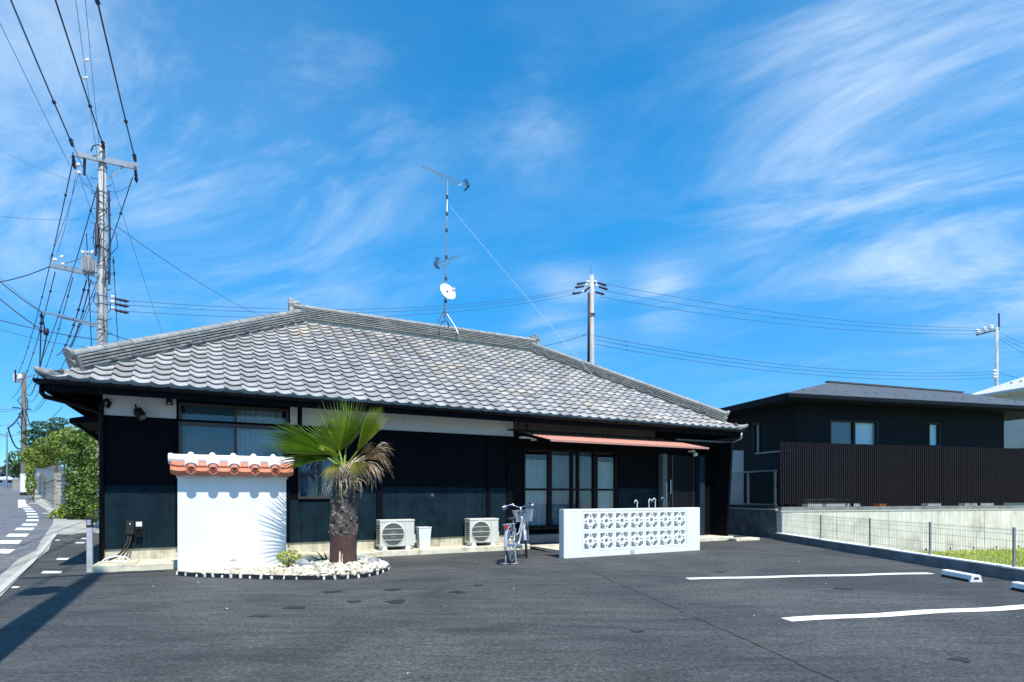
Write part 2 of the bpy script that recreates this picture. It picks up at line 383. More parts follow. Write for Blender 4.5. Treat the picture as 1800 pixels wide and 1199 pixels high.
# short white marks along the side of the house
for px, py, w, hh in ((91, 1006.5, 17, 2.0), (110, 983, 10, 1.5), (141, 954.5, 8, 1.0), (149, 947, 6, .8), (27, 1033, 6, 1.2), (101, 950, 3.5, .7)):
    mark('faded_dash', [gpt(px-w-2, py+hh), gpt(px+w-2, py+hh), gpt(px+w+2, py-hh), gpt(px-w+2, py-hh)], M_PAINT, .006)
def stripe(name, a, b, w, jag=.006):
    a = Vector(a); b = Vector(b); dd = (b-a); L = dd.length; dd.normalize(); n = Vector((-dd.y, dd.x, 0)); K = 24; vs = []; fs = []
    for k in range(K+1):
        p = a+dd*L*k/K; wob = .02*math.sin(k*.7)
        for sgn in (-1, 1): q = p+n*(sgn*w/2+wob+random.uniform(-jag, jag)); vs.append((q.x, q.y, hgt(q.x, q.y)+.005))
    for k in range(K): fs.append((2*k, 2*k+1, 2*k+3, 2*k+2))
    o = MB().add(vs, fs).build(name, M_PAINT); o['kind'] = 'structure'; return o
stripe('parking_line', (2.53, 8.32, 0), (6.45, 8.91, 0), .17)
stripe('parking_line', (2.66, 5.60, 0), (6.35, 6.42, 0), .17)
# tar seam between two paving passes
sp = [Vector(p) for p in ((.95, 11.0, 0), (1.109, 10.234, 0), (1.40, 8.2, 0), (1.725, 6.254, 0), (1.93, 5.0, 0), (2.11, 3.81, 0), (2.4, 1.8, 0))]
vs = []; fs = []
for k in range(len(sp)-1):
    for t in np.linspace(0, 1, 12, endpoint=False):
        p = sp[k].lerp(sp[k+1], t); w = random.uniform(.002, .008); c = random.uniform(-.015, .015); vs += [(p.x-w+c, p.y, .0035), (p.x+w+c, p.y, .0035)]
for k in range(len(vs)//2-1): fs.append((2*k, 2*k+1, 2*k+3, 2*k+2))
o = MB().add(vs, fs).build('tar_seam', M_CRACK); o['kind'] = 'structure'
M_OIL = mat('oil_stain', (.022, .024, .026), .6, .3, 20, .3, 60)
for px, py, w_ in ((515, 1068, .11), (452, 1083, .09), (582, 1041, .10), (620, 1058, .08), (690, 1037, .10), (697, 1058, .11), (805, 1041, .10), (840, 1029, .07), (1690, 1160, .07), (1120, 1110, .06), (1480, 1035, .10), (1265, 1006, .08)):
    c = gpt(px, py); ph_ = random.random()*6
    vs = [(c.x+w_*math.cos(a)*(1+.35*math.sin(3*a+ph_)+random.uniform(-.2, .2)), c.y+w_*.9*math.sin(a)*(1+.35*math.sin(2*a+ph_)+random.uniform(-.2, .2)), .0042) for a in np.linspace(0, 2*math.pi, 22)[:-1]]
    o = MB().add(vs, [tuple(range(len(vs)))]).build('oil_stain', M_OIL); o['kind'] = 'structure'

# ------------------------------------------------------------------ the tiled house
L = 14.83; DH = 8.37; HD = DH/2; PITCH = .598; AL = math.atan(PITCH); ZE = 2.97
house = thing('tiled_house', 'long black single storey house with grey tiled hip roof and salmon awning', 'house', A, TH)
def part(name, mb, m, parent=house, **k): return mb.build(name, m, parent, **k)
WF = .8                                     # the front wall stands this far behind the eaves
UL, UR = .6, 14.5
# carcass with real openings
w = MB()
def wallstrip(u0, u1, holes):
    zs = [0.30]
    for a, b in holes: w.box(u0, u1, WF+.015, WF+.14, zs[-1], a); zs.append(b)
    w.box(u0, u1, WF+.015, WF+.14, zs[-1], 3.32)
cuts = [(UL, 1.68, []), (1.68, 3.5, [(1.50, 2.83)]), (3.5, 3.66, []), (3.66, 4.56, [(1.14, 1.95)]), (4.56, 8.58, []), (8.58, 11.27, [(.45, 2.28)]), (11.27, UR, [])]
for a, b, h in cuts: wallstrip(a, b, h)
w.box(UL, UL+.12, WF+.14, DH-WF, .3, 3.3); w.box(UR-.12, UR, WF+.14, DH-WF, .3, 3.3); w.box(UL+.12, UR-.12, DH-WF-.12, DH-WF, .3, 3.3)
part('wall', w, M_BLACK)
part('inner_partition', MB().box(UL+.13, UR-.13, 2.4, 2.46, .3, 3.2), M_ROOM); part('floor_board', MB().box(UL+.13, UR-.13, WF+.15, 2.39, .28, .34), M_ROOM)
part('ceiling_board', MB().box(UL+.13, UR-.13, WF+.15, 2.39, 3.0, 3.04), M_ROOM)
part('foundation', MB().box(UL, 8.5, WF+.03, DH-WF, 0, .298).box(8.5, UR-.02, WF+.05, DH-WF, 0, .298), M_CONC)
# cladding sheets with open joints
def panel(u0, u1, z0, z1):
    # navy sheets below; the black above puts the eaves' shade into the colour
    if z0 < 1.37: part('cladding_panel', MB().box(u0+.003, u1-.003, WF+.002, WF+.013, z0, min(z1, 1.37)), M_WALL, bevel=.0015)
    if z1 > 1.38: part('shade_board', MB().box(u0+.001, u1-.001, WF+.006, WF+.0135, max(z0, 1.376), z1), M_BLACK)
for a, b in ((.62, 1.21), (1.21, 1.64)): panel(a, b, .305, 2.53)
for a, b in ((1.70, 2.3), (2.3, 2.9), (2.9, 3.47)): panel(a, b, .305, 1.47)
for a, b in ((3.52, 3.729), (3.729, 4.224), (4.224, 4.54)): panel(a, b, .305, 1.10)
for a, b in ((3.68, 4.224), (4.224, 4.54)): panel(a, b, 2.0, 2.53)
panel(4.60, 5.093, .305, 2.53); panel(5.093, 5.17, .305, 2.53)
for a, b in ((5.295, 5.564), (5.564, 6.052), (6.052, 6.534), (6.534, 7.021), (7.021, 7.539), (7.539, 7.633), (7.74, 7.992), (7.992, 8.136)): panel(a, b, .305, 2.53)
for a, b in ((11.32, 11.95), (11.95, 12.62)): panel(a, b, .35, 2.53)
for u0, u1 in ((5.174, 5.291), (7.637, 7.735), (3.48, 3.515), (8.15, 8.26), (1.645, 1.675)): part('pillar', MB().box(u0, u1, WF-.028, WF+.0145, .30, 2.53), M_BLACK, bevel=.004)
# white plaster band under the eaves, with its beam
for u0, u1 in ((UL, 1.655), (3.525, 3.655), (3.74, 8.32)): part('plaster_band', MB().box(u0, u1, WF+.001, WF+.0148, 2.54, 2.885), M_PLAST)
part('plaster_post', MB().box(3.66, 3.735, WF-.01, WF+.0147, 2.2, 2.885), M_BLACK)
part('lintel_rail', MB().box(UL, 8.3, WF-.02, WF+.0146, 2.50, 2.537), M_BLACK)
part('eaves_beam', MB().box(UL, UR, WF-.05, WF+.014, 2.886, 3.1), M_BLACK)
part('shaded_plaster', MB().box(8.34, 12.5, WF-.03, WF+.0144, 2.68, 2.884), M_PURP, bevel=.004)  # shaded plaster painted as a dark purple strip
part('plaster_crack', MB().tube([(5.73, WF-.0005, 2.87), (5.75, WF-.0005, 2.80), (5.735, WF-.0005, 2.74), (5.76, WF-.0005, 2.70)], .0025, 4), M_DARK)
# roof deck, eaves boarding and rafters
ze = ZE-.045
def zp(b): return ze+PITCH*b
rv = [(0, 0, ze), (L, 0, ze), (L, DH, ze), (0, DH, ze), (HD, HD, zp(HD)), (L-HD, HD, zp(HD))]
rv += [(x, y, z-.07) for x, y, z in rv]
roof = part('roof', MB().add(rv, [(0,1,5,4), (2,3,4,5), (3,0,4), (1,2,5), (6,10,11,7), (8,11,10,9), (9,10,6), (7,11,8), (0,6,7,1), (1,7,8,2), (2,8,9,3), (3,9,6,0)]), M_BLACK)
part('fascia', MB().box(-.01, L+.01, -.024, -.002, ze-.16, ze-.005), M_BLACK); part('fascia', MB().box(-.024, -.002, -.002, DH, ze-.16, ze-.005), M_BLACK)
part('fascia', MB().box(L+.002, L+.024, -.002, DH, ze-.16, ze-.005), M_BLACK)
rme = MB().box(-.025, .025, 0, 1.25/math.cos(AL), -.09, 0).mesh('rafter', M_BLACK)
for k in range(32):
    if 1.3 < .3+k*.457 < L-1.3: link('rafter', rme, roof, (.3+k*.457, 0, ze-.071), (AL, 0, 0))
rms = MB().box(0, 1.2/math.cos(AL), -.025, .025, -.09, 0).mesh('rafter', M_BLACK)
for k in range(17):
    if 1.3 < .4+k*.457 < DH-1.3: link('rafter', rms, roof, (0, .4+k*.457, ze-.071), (0, -AL, 0))
# ---- tiles
TW = L/56; NR = 20; SL = HD/math.cos(AL); EX = SL/NR
T = [0, .06, .13, .22, .34, .5, .68, .85, 1.0]; TZ = [.022, .038, .037, .022, .005, -.004, .0, .010, .019]
def tile_mesh(name, lip, m):
    Lt = EX*1.2; lift = .040; b = MB(); top = []; vs = []
    for t, z in zip(T, TZ): vs += [(t*TW*1.02-TW/2, 0, z+lift), (t*TW*1.02-TW/2, Lt, z), (t*TW*1.02-TW/2, (.018 if lip < .04 else .004), z+lift-lip*(1.0+(1.2*max(0, .5-abs(t-.13)*2.2) if lip > .04 else 0)))]
    fs = []
    for k in range(len(T)-1): a = 3*k; fs += [(a, a+3, a+4, a+1), (a+2, a+5, a+3, a)]
    fs.append((0, 1, 2)); b.add(vs, fs); me = bpy.data.meshes.new(name); me.from_pydata(b.v, [], b.f); me.update(); me.materials.append(m); return me
tile_me = tile_mesh('roof_tile', .028, M_TILE); eave_me = tile_mesh('eave_tile', .055, M_TILE)
tv = np.array([v.co[:] for v in tile_me.vertices]); ev = np.array([v.co[:] for v in eave_me.vertices]); tfc = [tuple(p.vertices) for p in tile_me.polygons]
def tiles_on(Lp):
    out = []
    for j in range(NR):
        for i in range(int(round(Lp/TW))):
            a = (i+.5)*Lp/round(Lp/TW); bmid = (j+.45)*EX*math.cos(AL)
            if bmid-.11 < a < Lp-bmid+.11: out.append((a, j*EX*math.cos(AL)-.045*math.cos(AL), j))
    return out
def proj_area(a, b):
    c = HP(a, b, ZE+PITCH*b); e1 = HP(a+TW, b, ZE+PITCH*b); e2 = HP(a, b+EX*math.cos(AL), ZE+PITCH*b+EX*math.sin(AL))
    P = [((q.x)/q.y, (q.z-CAM_H)/q.y) for q in (c, e1, e2)]
    return abs((P[1][0]-P[0][0])*(P[2][1]-P[0][1])-(P[2][0]-P[0][0])*(P[1][1]-P[0][1]))
front_t = sorted(tiles_on(L), key=lambda q: -proj_area(q[0], q[1]))
Rx = np.array(Matrix.Rotation(AL, 3, 'X'))
def jig(): return random.uniform(-.004, .004)
for a, b, j in front_t[:300]:
    link('eave_tile' if j == 0 else 'roof_tile', eave_me if j == 0 else tile_me, roof, (a+jig(), b+jig(), ZE+PITCH*b+jig()*.5), (AL+random.uniform(-.008, .008), random.uniform(-.012, .012), random.uniform(-.006, .006)))
def joined(name, lst, rz, org):
    V_ = []; F_ = []; Rz = np.array(Matrix.Rotation(rz, 3, 'Z'))
    for a, b, j in lst:
        Rj = np.array(Euler((AL+random.uniform(-.008, .008), random.uniform(-.012, .012), random.uniform(-.006, .006))).to_matrix())
        q = (ev if j == 0 else tv) @ Rj.T+np.array([a+jig(), b+jig(), ZE+PITCH*b+jig()*.5]); q = q @ Rz.T+np.array(org); n = len(V_); V_ += q.tolist(); F_ += [tuple(k+n for k in f) for f in tfc]
    me = bpy.data.meshes.new(name); me.from_pydata(V_, [], F_); me.update(); me.materials.append(M_TILE); o = link(name, me, roof); o['kind'] = 'stuff'
joined('upper_tiles', front_t[300:], 0, (0, 0, 0)); joined('back_tiles', tiles_on(L), math.pi, (L, DH, 0))
joined('side_tiles', tiles_on(DH), -math.pi/2, (0, DH, 0)); joined('side_tiles', tiles_on(DH), math.pi/2, (L, 0, 0))
# ---- ridge and hip courses with round caps
cap = MB(); N = 10
for x, r in ((0, .082), (.03, .088), (.05, .088), (.052, .078), (.29, .074)):
    for k in range(N+1): an = math.pi*k/N; cap.v.append((x, -r*math.cos(an)*1.05, r*math.sin(an)))
for i in range(4):
    for k in range(N): a = i*(N+1)+k; cap.f.append((a, a+1, a+N+2, a+N+1))
cap.f.append(tuple(range(N+1)))
cap_me = cap.mesh('ridge_cap', M_TILE2)
def stack(p0, p1, layers, lw, z0, name):
    p0 = Vector(p0); p1 = Vector(p1); d = p1-p0; Ln = d.length; x = d.normalized(); y = Vector((0, 0, 1)).cross(x).normalized(); z = x.cross(y)
    M = Matrix((x, y, z)).transposed().to_4x4(); M.translation = p0
    b = MB(); hh = .048
    for k in range(layers):
        wd = lw-.022*k; n = int(Ln/.265); off = .13*(k % 2)
        for i in range(-1, n+1):
            xa = max(0, i*Ln/n+off); xb = min(Ln, (i+1)*Ln/n+off-.006)
            if xb-xa < .02: continue
            e = random.uniform(-.004, .004); zb = z0+k*hh
            for sg in (-1, 1):
                pts = [(xa, sg*.01, zb), (xb, sg*.01, zb), (xb, sg*(wd/2+e), zb-.004), (xa, sg*(wd/2+e), zb-.004)]
                up = [(px_, py_, pz_+(.040 if abs(py_) < .02 else .022)) for px_, py_, pz_ in pts]
                b.add([M @ Vector(q) for q in pts+up], [(3,2,1,0), (4,5,6,7), (0,1,5,4), (1,2,6,5), (2,3,7,6), (3,0,4,7)])
    b.box(0, Ln, -lw/2+.05, lw/2-.05, z0-.16, z0, M); b.box(0.01, Ln-.01, -.05, .05, z0, z0+layers*hh, M)
    o = b.build(name, M_TILE2, roof); o['kind'] = 'stuff'
    nc = int(Ln/.262); eu = M.to_euler(); zc = z0+layers*hh-.006
    for i in range(nc):
        p = M @ Vector((i*Ln/nc, random.uniform(-.004, .004), zc)); e2 = eu.copy(); e2.rotate_axis('Z', random.uniform(-.02, .02)); link('ridge_cap', cap_me, roof, p, e2)
    return M, Ln, zc
zr = ZE+PITCH*HD
stack((HD-.18, HD, zr), (L-HD+.18, HD, zr), 6, .34, .07, 'ridge_courses')
s0 = .33
M1, L1, zc1 = stack((s0, s0, ZE+PITCH*s0), (HD, HD, zr), 4, .29, .045, 'hip_courses')
M2, L2, zc2 = stack((L-s0, s0, ZE+PITCH*s0), (L-HD, HD, zr), 4, .29, .045, 'hip_courses')
stack((s0, DH-s0, ZE+PITCH*s0), (HD, HD, zr), 4, .29, .045, 'hip_courses'); stack((L-s0, DH-s0, ZE+PITCH*s0), (L-HD, HD, zr), 4, .29, .045, 'hip_courses')
for M_ in (M1, M2):            # end stones of the hips
    b = MB(); b.lathe([(0, -.03), (.085, -.03), (.092, 0), (.085, .03), (0, .03)], 14, M_ @ Matrix.Translation((-.02, 0, zc1+.03)) @ Matrix.Rotation(math.pi/2, 4, 'Y'))
    b.lathe([(0, -.03), (.07, -.03), (.078, 0), (.07, .03), (0, .03)], 14, M_ @ Matrix.Translation((-.03, 0, zc1-.12)) @ Matrix.Rotation(math.pi/2, 4, 'Y'))
    b.box(-.02, .03, -.13, .13, -.02, zc1-.03, M_)
    part('hip_end_tile', b, M_TILE2, roof)
for sx, cx in ((-1, 0), (1, L)):   # upturned corner tiles
    pts = [(cx-sx*.45, .40, ZE+.23), (cx-sx*.28, .24, ZE+.11), (cx-sx*.10, .07, ZE+.045), (cx+sx*.03, -.05, ZE+.055), (cx+sx*.08, -.10, ZE+.09), (cx+sx*.105, -.12, ZE+.125)]
    part('corner_tile', MB().tube(pts, [.08, .085, .08, .065, .045, .018], 10), M_TILE2, roof, smooth=True)
for sx, cx in ((-1, HD-.2), (1, L-HD+.2)):   # ornament tiles at the ends of the ridge
    b = MB(); pr = [(-.16, -.05), (.16, -.05), (.17, .12), (.13, .24), (.15, .34), (.07, .33), (.05, .46), (0, .50), (-.05, .46), (-.07, .33), (-.15, .34), (-.13, .24), (-.17, .12)]
    Mo = Matrix.Translation((cx+sx*.04, HD, zr+.06)) @ Matrix.Rotation(math.pi/2, 4, 'Z')
    b.prism(pr, -.05, .05, Mo); b.tube([(cx+sx*.10, HD, zr+.40), (cx-sx*.15, HD, zr+.46)], [.07, .06], 10)
    part('ridge_end_tile', b, M_TILE2, roof, bevel=.008)
# ---- gutters and pipes
def gutter(a, b):
    a = Vector(a); b = Vector(b); d = (b-a).normalized(); s_ = Vector((d.y, -d.x, 0)); g_ = MB(); n = 10
    for p in (a, b):
        for rr in (.060, .054):
            for k in range(n+1): an = math.pi*k/n; g_.v.append(tuple(p+s_*(rr*math.cos(an))+Vector((0, 0, -rr*math.sin(an)))))
    for off in (0, n+1):
        for k in range(n): q = off+k; g_.f.append((q, q+1, q+1+2*(n+1), q+2*(n+1)))
    g_.f += [tuple(range(n+1)), tuple(range(2*(n+1), 3*(n+1)))]
    return g_
part('gutter', gutter((-.12, -.088, 2.92), (L+.1, -.088, 2.92)), M_GUT); part('gutter', gutter((-.088, DH, 2.92), (-.088, -.02, 2.92)), M_GUT)
bme = MB().box(-.008, .008, -.15, -.02, 2.855, 2.865).box(-.008, .008, -.03, -.025, 2.78, 2.86).mesh('gutter_bracket', M_GUT)
for k in range(26): link('gutter_bracket', bme, house, (.1+k*.58, 0, 0))
part('downpipe', MB().tube([(-.085, .22, 2.86), (-.085, .22, 2.76), (-.06, .26, 2.71), (.25, .50, 2.66), (.50, .72, 2.60), (.585, .757, 2.55), (.59, .757, .06)], .036, 10), M_GUT, smooth=True)
part('downpipe', MB().tube([(.66, WF-.03, 2.66), (.70, WF-.035, 2.74), (.66, WF-.04, 2.79), (.60, WF-.04, 2.76), (.585, WF-.04, 2.55)], .03, 8), M_GUT, smooth=True)
part('downpipe', MB().tube([(14.72, -.09, 2.87), (14.72, -.09, 2.72), (14.70, .25, 2.62), (14.70, .30, 2.1)], .034, 10), M_GALV, smooth=True)
part('side_canopy', MB().add([(.08, 1.2, 2.42), (UL, 1.2, 2.47), (UL, 6, 2.47), (.08, 6, 2.42), (.08, 1.2, 2.50), (UL, 1.2, 2.62), (UL, 6, 2.62), (.08, 6, 2.50)], [(3,2,1,0), (4,5,6,7), (0,1,5,4), (1,2,6,5), (2,3,7,6), (3,0,4,7)]), M_BLACK)
cbm = MB().bar((.16, 0, 2.43), (UL, 0, 2.05), .05).mesh('canopy_brace', M_BLACK)
for k in range(4): link('canopy_brace', cbm, house, (0, 1.35+k*1.4, 0))
# ---- windows
def curtain(u0, u1, z0, z1, v, m, parent, amp=.025, wl=.11, gather=0.):
    b = MB(); n = max(8, int((u1-u0)/.012)); ph = random.random()*6
    for k in range(n+1):
        t = k/n; x = u0+(u1-u0)*t; y = v+amp*math.sin(2*math.pi*x/wl+ph+1.3*math.sin(x*7))*(.6+.4*math.sin(x*11+ph))
        b.v += [(x+gather*t*(u1-u0), y*1.0, z0), (x, y, z1)]
    for k in range(n): b.f.append((2*k, 2*k+2, 2*k+3, 2*k+1))
    return b.build('curtain', m, parent, smooth=True)
def sash(name, u0, u1, z0, z1, cols, rails, m, v=WF, fw=.045, curt=(), depth=.09, label=None):
    b = MB(); v0 = v-.012; v1 = v+depth
    b.box(u0, u1, v0, v1, z1-fw, z1).box(u0, u1, v0-.025, v1, z0, z0+fw).box(u0, u0+fw, v0+.001, v1-.001, z0+fw, z1-fw).box(u1-fw, u1, v0+.001, v1-.001, z0+fw, z1-fw)
    for c, wd in cols: b.box(c-wd/2, c+wd/2, v0+.006, v1-.01, z0+fw, z1-fw)
    ce = [u0+fw]+[c for c, _ in cols]+[u1-fw]
    for z, wd in rails: b.box(u0+fw, u1-fw, v0+.010, v1-.02, z-wd/2, z+wd/2)
    win = b.build(name, m, house, bevel=.003)
    re = [z0+fw]+[z for z, _ in sorted(rails)]+[z1-fw]
    for i in range(len(ce)-1):
        for k in range(len(re)-1):
            tl = random.uniform(-.003, .003)
            MB().add([(ce[i], v+.035+.012*(i % 2), re[k]), (ce[i+1], v+.035+.012*(i % 2), re[k]), (ce[i+1], v+.035+tl+.012*(i % 2), re[k+1]), (ce[i], v+.035+tl+.012*(i % 2), re[k+1])], [(0,1,2,3)]).build('pane', M_GLASS, win)
    for c in curt: curtain(c[0], c[1], z0+.02, z1-c[3], v+.14, c[2], win)
    return win
sash('window', 1.69, 3.495, 1.50, 2.835, [(2.59, .05)], [(2.485, .10)], M_FRAME, curt=[(1.75, 2.57, M_CURT2, .03), (2.57, 3.42, M_CURT, .05)])
sash('window', 3.665, 4.555, 1.13, 1.95, [(4.07, .05)], [(1.62, .035)], M_FRAME, curt=[(3.7, 4.5, M_CURT2, .03)])
sash('sliding_door', 8.585, 11.265, .45, 2.285, [(9.30, .10), (9.93, .06), (10.10, .07), (10.62, .12)], [(1.335, .05)], M_FRAME2, curt=[(8.62, 9.28, M_CURT, .25), (9.3, 10.6, M_CURT2, .04), (10.66, 11.25, M_CURT, .25)])
part('door_sill', MB().box(8.5, 11.4, WF-.10, WF-.02, .40, .448), M_FRAME2, bevel=.004)
part('step_board', MB().box(8.45, 12.55, WF-.22, WF+.03, .10, .29), mat('step_grey', (.10, .12, .14), .8, .2, 4, .2, 40))
# entrance
part('entrance_post', MB().box(12.653, 12.80, WF-.16, WF+.01, .12, 2.28), mat('grey_post', (.08, .11, .13), .6, .1), bevel=.004)
part('entrance_post', MB().box(13.97, 14.15, WF-.16, WF+.01, .12, 2.28), mat('blue_post', (.014, .03, .045), .6, .1, spec=.15), bevel=.004)
dr = part('entrance_door', MB().box(12.86, 13.92, WF-.03, WF+.0145, .14, 2.26), mat('door_black', (.006, .008, .012), .6, .15, spec=.1), bevel=.004)
part('door_handle', MB().tube([(12.99, WF-.035, 1.62), (12.99, WF-.085, 1.60), (12.99, WF-.085, 1.24), (12.99, WF-.035, 1.22)], .012, 8), M_CHROME, dr); part('door_stile', MB().box(13.08, 13.11, WF-.045, WF-.031, .14, 2.26).box(13.85, 13.87, WF-.045, WF-.031, .14, 2.26), M_FRAME, dr)
lp = part('porch_lamp', MB().lathe([(0, -.05), (.05, -.045), (.065, 0), (.05, .05), (0, .055)], 12, Matrix.Translation((13.80, WF-.16, 2.30))), M_PORC, smooth=True)
part('lamp_bracket', MB().box(13.68, 13.80, WF-.15, WF-.0, 2.365, 2.41), M_AC, lp)
part('wing_wall', MB().add([(14.42, .15, 0), (14.5, .15, 0), (14.5, WF+.1, 0), (14.42, WF+.1, 0), (14.42, -.02, 2.6), (14.5, -.02, 2.6), (14.5, WF+.1, 2.6), (14.42, WF+.1, 2.6)], [(3,2,1,0), (4,5,6,7), (0,1,5,4), (1,2,6,5), (2,3,7,6), (3,0,4,7)]), M_BLACK)
part('wing_wall', MB().box(14.16, 14.42, WF-.1, WF+.01, .1, 2.6), M_BLACK)
part('porch_beam', MB().box(12.8, 14.75, .28, .36, 2.50, 2.60), M_BLACK); part('porch_gutter', MB().box(12.7, 14.76, .18, .26, 2.60, 2.635), M_PURP)
for zz_ in (1.66, 1.49): part('door_bell', MB().lathe([(0, 0), (.018, 0), (.014, .02), (0, .022)], 10, Matrix.Translation((14.41, .42, zz_)) @ Matrix.Rotation(-math.pi/2, 4, 'Y')), M_CHROME)
# awning of corrugated sheets
aw = MB(); n = 140
def az(v): return 2.33+(v+.8)*(.35/1.6)
for k in range(n+1):
    u = 8.33+4.42*k/n; cz = .009*math.cos(k*math.pi*2/4)
    aw.v += [(u, -.80, az(-.80)+cz), (u, .78, az(.78)+cz)]
for k in range(n): aw.f.append((2*k, 2*k+2, 2*k+3, 2*k+1))
awn = part('awning', aw, M_SALMON, smooth=True)
af = MB()
for u in (8.34, 9.45, 10.55, 11.65, 12.74): af.bar((u, -.78, az(-.78)-.035), (u, .79, az(.79)-.035), .035, .04)
for v in (-.76, -.2, .35): af.box(8.33, 12.75, v-.018, v+.018, az(v)-.052, az(v)-.013)
part('awning_frame', af, M_BLACK, awn); part('awning_edge', MB().box(8.32, 12.76, -.825, -.802, az(-.8)-.03, az(-.8)+.012), mat('salmon_edge', (.45, .22, .17), .6), awn)
part('awning_flashing', MB().box(8.15, 12.75, WF-.10, WF-.032, 2.665, 2.70), M_DARK, awn)
part('awning_hook', MB().tube([(8.42, WF-.05, 2.70), (8.41, WF-.05, 2.80), (8.44, WF-.05, 2.88)], .008, 6), M_DARK, awn); part('awning_hook', MB().tube([(8.66, WF-.05, 2.70), (8.67, WF-.05, 2.78), (8.64, WF-.06, 2.81), (8.60, WF-.06, 2.79)], .012, 6), M_DARK, awn)
part('hanging_cable', MB().tube([(10.7+.5*t, WF-.04, 2.80-.09*math.sin(math.pi*t)) for t in np.linspace(0, 1, 12)], .006, 5), M_DARK)
part('ceiling_lamp', MB().box(8.25, 8.62, .3, .42, 2.46, 2.50).box(8.55, 8.63, .28, .4, 2.42, 2.459), M_PORC, bevel=.01)
# fittings on the left part of the front
fl = part('flood_lamp', MB().box(-.055, .055, -.16, .02, -.07, .06), M_DARK, bevel=.012, loc=(1.09, WF-.08, 2.63), rot=(R(48), R(-20), R(25)))
part('lamp_glass', MB().box(-.042, .042, -.168, -.161, -.055, .048), M_GALV, fl); part('lamp_arm', MB().tube([(1.05, WF, 2.74), (1.06, WF-.06, 2.72), (1.08, WF-.08, 2.66)], .014, 6), M_DARK)
part('vent_cap', MB().box(1.505, 1.60, WF-.075, WF, 2.765, 2.872), M_DARK, bevel=.008); part('vent_sensor', MB().box(1.53, 1.575, WF-.10, WF-.076, 2.775, 2.80), M_POST)
mb_ = part('meter_box', MB().box(.925, 1.045, WF-.085, WF+.001, .545, .765), M_DARK, bevel=.01); part('meter_key', MB().lathe([(0, 0), (.012, 0), (0, .008)], 8, Matrix.Translation((.985, WF-.086, .72)) @ Matrix.Rotation(math.pi/2, 4, 'X')), M_PORC, mb_)
so = part('socket_box', MB().box(1.06, 1.165, WF-.075, WF+.001, .50, .76), M_DARK, bevel=.015); part('socket_cover', MB().box(1.068, 1.157, WF-.087, WF-.076, .675, .755), M_PORC, so, bevel=.004)
part('socket_plugs', MB().box(1.07, 1.11, WF-.11, WF-.076, .55, .60).box(1.12, 1.155, WF-.11, WF-.076, .53, .585).box(1.075, 1.15, WF-.10, WF-.076, .62, .645), M_GUT, so, bevel=.006)
part('power_cable', MB().tube([(.96, WF-.05, .55), (.95, WF-.07, .42), (.88, WF-.09, .27), (.80, WF-.12, .18), (.70, WF-.18, .14)], .016, 8), M_RUB, smooth=True)
part('power_cable', MB().tube([(1.00, WF-.05, .55), (.985, WF-.08, .42), (.93, WF-.11, .27), (.86, WF-.16, .17)], .013, 8), M_RUB, smooth=True)
part('white_cord', MB().tube([(.62, WF-.36, .12), (.66, WF-.25, .17), (.80, WF-.20, .20), (.90, WF-.20, .19), (.92, WF-.24, .13), (.86, WF-.26, .11), (.85, WF-.22, .17), (.93, WF-.18, .18), (.99, WF-.22, .14), (.95, WF-.27, .115), (.88, WF-.26, .12), (.70, WF-.30, .125)], .011, 8), M_PORC, smooth=True)
part('wall_spot', MB().lathe([(0, 0), (.035, .001), (.028, .004), (0, .005)], 9, Matrix.Translation((6.37, WF+.001, 1.20)) @ Matrix.Rotation(math.pi/2, 4, 'X')), mat('pale_patch', (.08, .085, .11), .7))
# concrete apron slabs in front of the wall (set on the lot)
def slab(u0, u1, v0, v1, zt, name='concrete_slab'):
    b = MB(); n = max(3, int((u1-u0)/.25)); fr = []
    for k in range(n+1):
        u = u0+(u1-u0)*k/n; j = random.uniform(-.02, .02); b.v += [(u, v0+j, -.02), (u, v0+j+.012, zt-.012), (u, v0+j+.03, zt), (u, v1, zt)]
    for k in range(n):
        a = 4*k; b.f += [(a, a+4, a+5, a+1), (a+1, a+5, a+6, a+2), (a+2, a+6, a+7, a+3)]
    b.f += [(0, 1, 2, 3), (4*n+3, 4*n+2, 4*n+1, 4*n)]
    return part(name, b, M_SLAB)
slab(.55, 1.12, .12, WF+.03, .11); slab(1.125, 3.4, .05, WF+.03, .105); slab(3.405, 5.0, .30, WF+.03, .10); slab(5.005, 8.5, .33, WF+.03, .11)
slab(8.505, 12.3, -1.0, WF+.03, .075, 'porch_slab'); slab(12.305, 14.6, .05, WF+.03, .10, 'porch_slab'); slab(14.3, 15.2, -.3, .04, .06, 'porch_slab')

# ------------------------------------------------------------------ white garden wall with red tiled cap
gw = thing('garden_wall', 'white stucco wall with red clay tiled cap standing before the window', 'wall', HP(1.734, -.715), TH)
GL = 1.55; GT = .20; GH = 1.50
b = MB().box(0, GL, 0, GT, -.02, GH-.03)
part('wall_body', b, M_WHITE, gw, bevel=.006)
part('cornice', MB().box(-.015, GL+.015, -.02, GT+.02, GH-.029, GH+.025), M_WHITE, gw, bevel=.006)
RW = GL+.22; x0 = -.11; cy = GT/2
capb = part('cap_mortar', MB().prism([(-.10, GH+.026), (GT+.10, GH+.026), (cy+.07, GH+.22), (cy-.07, GH+.22)], x0+.03, x0+RW-.03, Matrix.Rotation(math.pi/2, 4, 'Z') @ Matrix.Scale(-1, 4, (0, 1, 0))), M_REDD, gw)
pitchg = R(33)
pan = MB(); n = 8      # concave pan tile
for yy, zo in ((0, .012), (.17, .012), (.34, 0)):
    for k in range(n+1): t = k/n-.5; pan.v.append((t*.25, yy, zo+.10*t*t))
for i in range(2):
    for k in range(n): a = i*(n+1)+k; pan.f.append((a, a+1, a+n+2, a+n+1))
for k in range(n+1): t = k/n-.5; pan.v.append((t*.25, .004, -.078+.20*t*t))
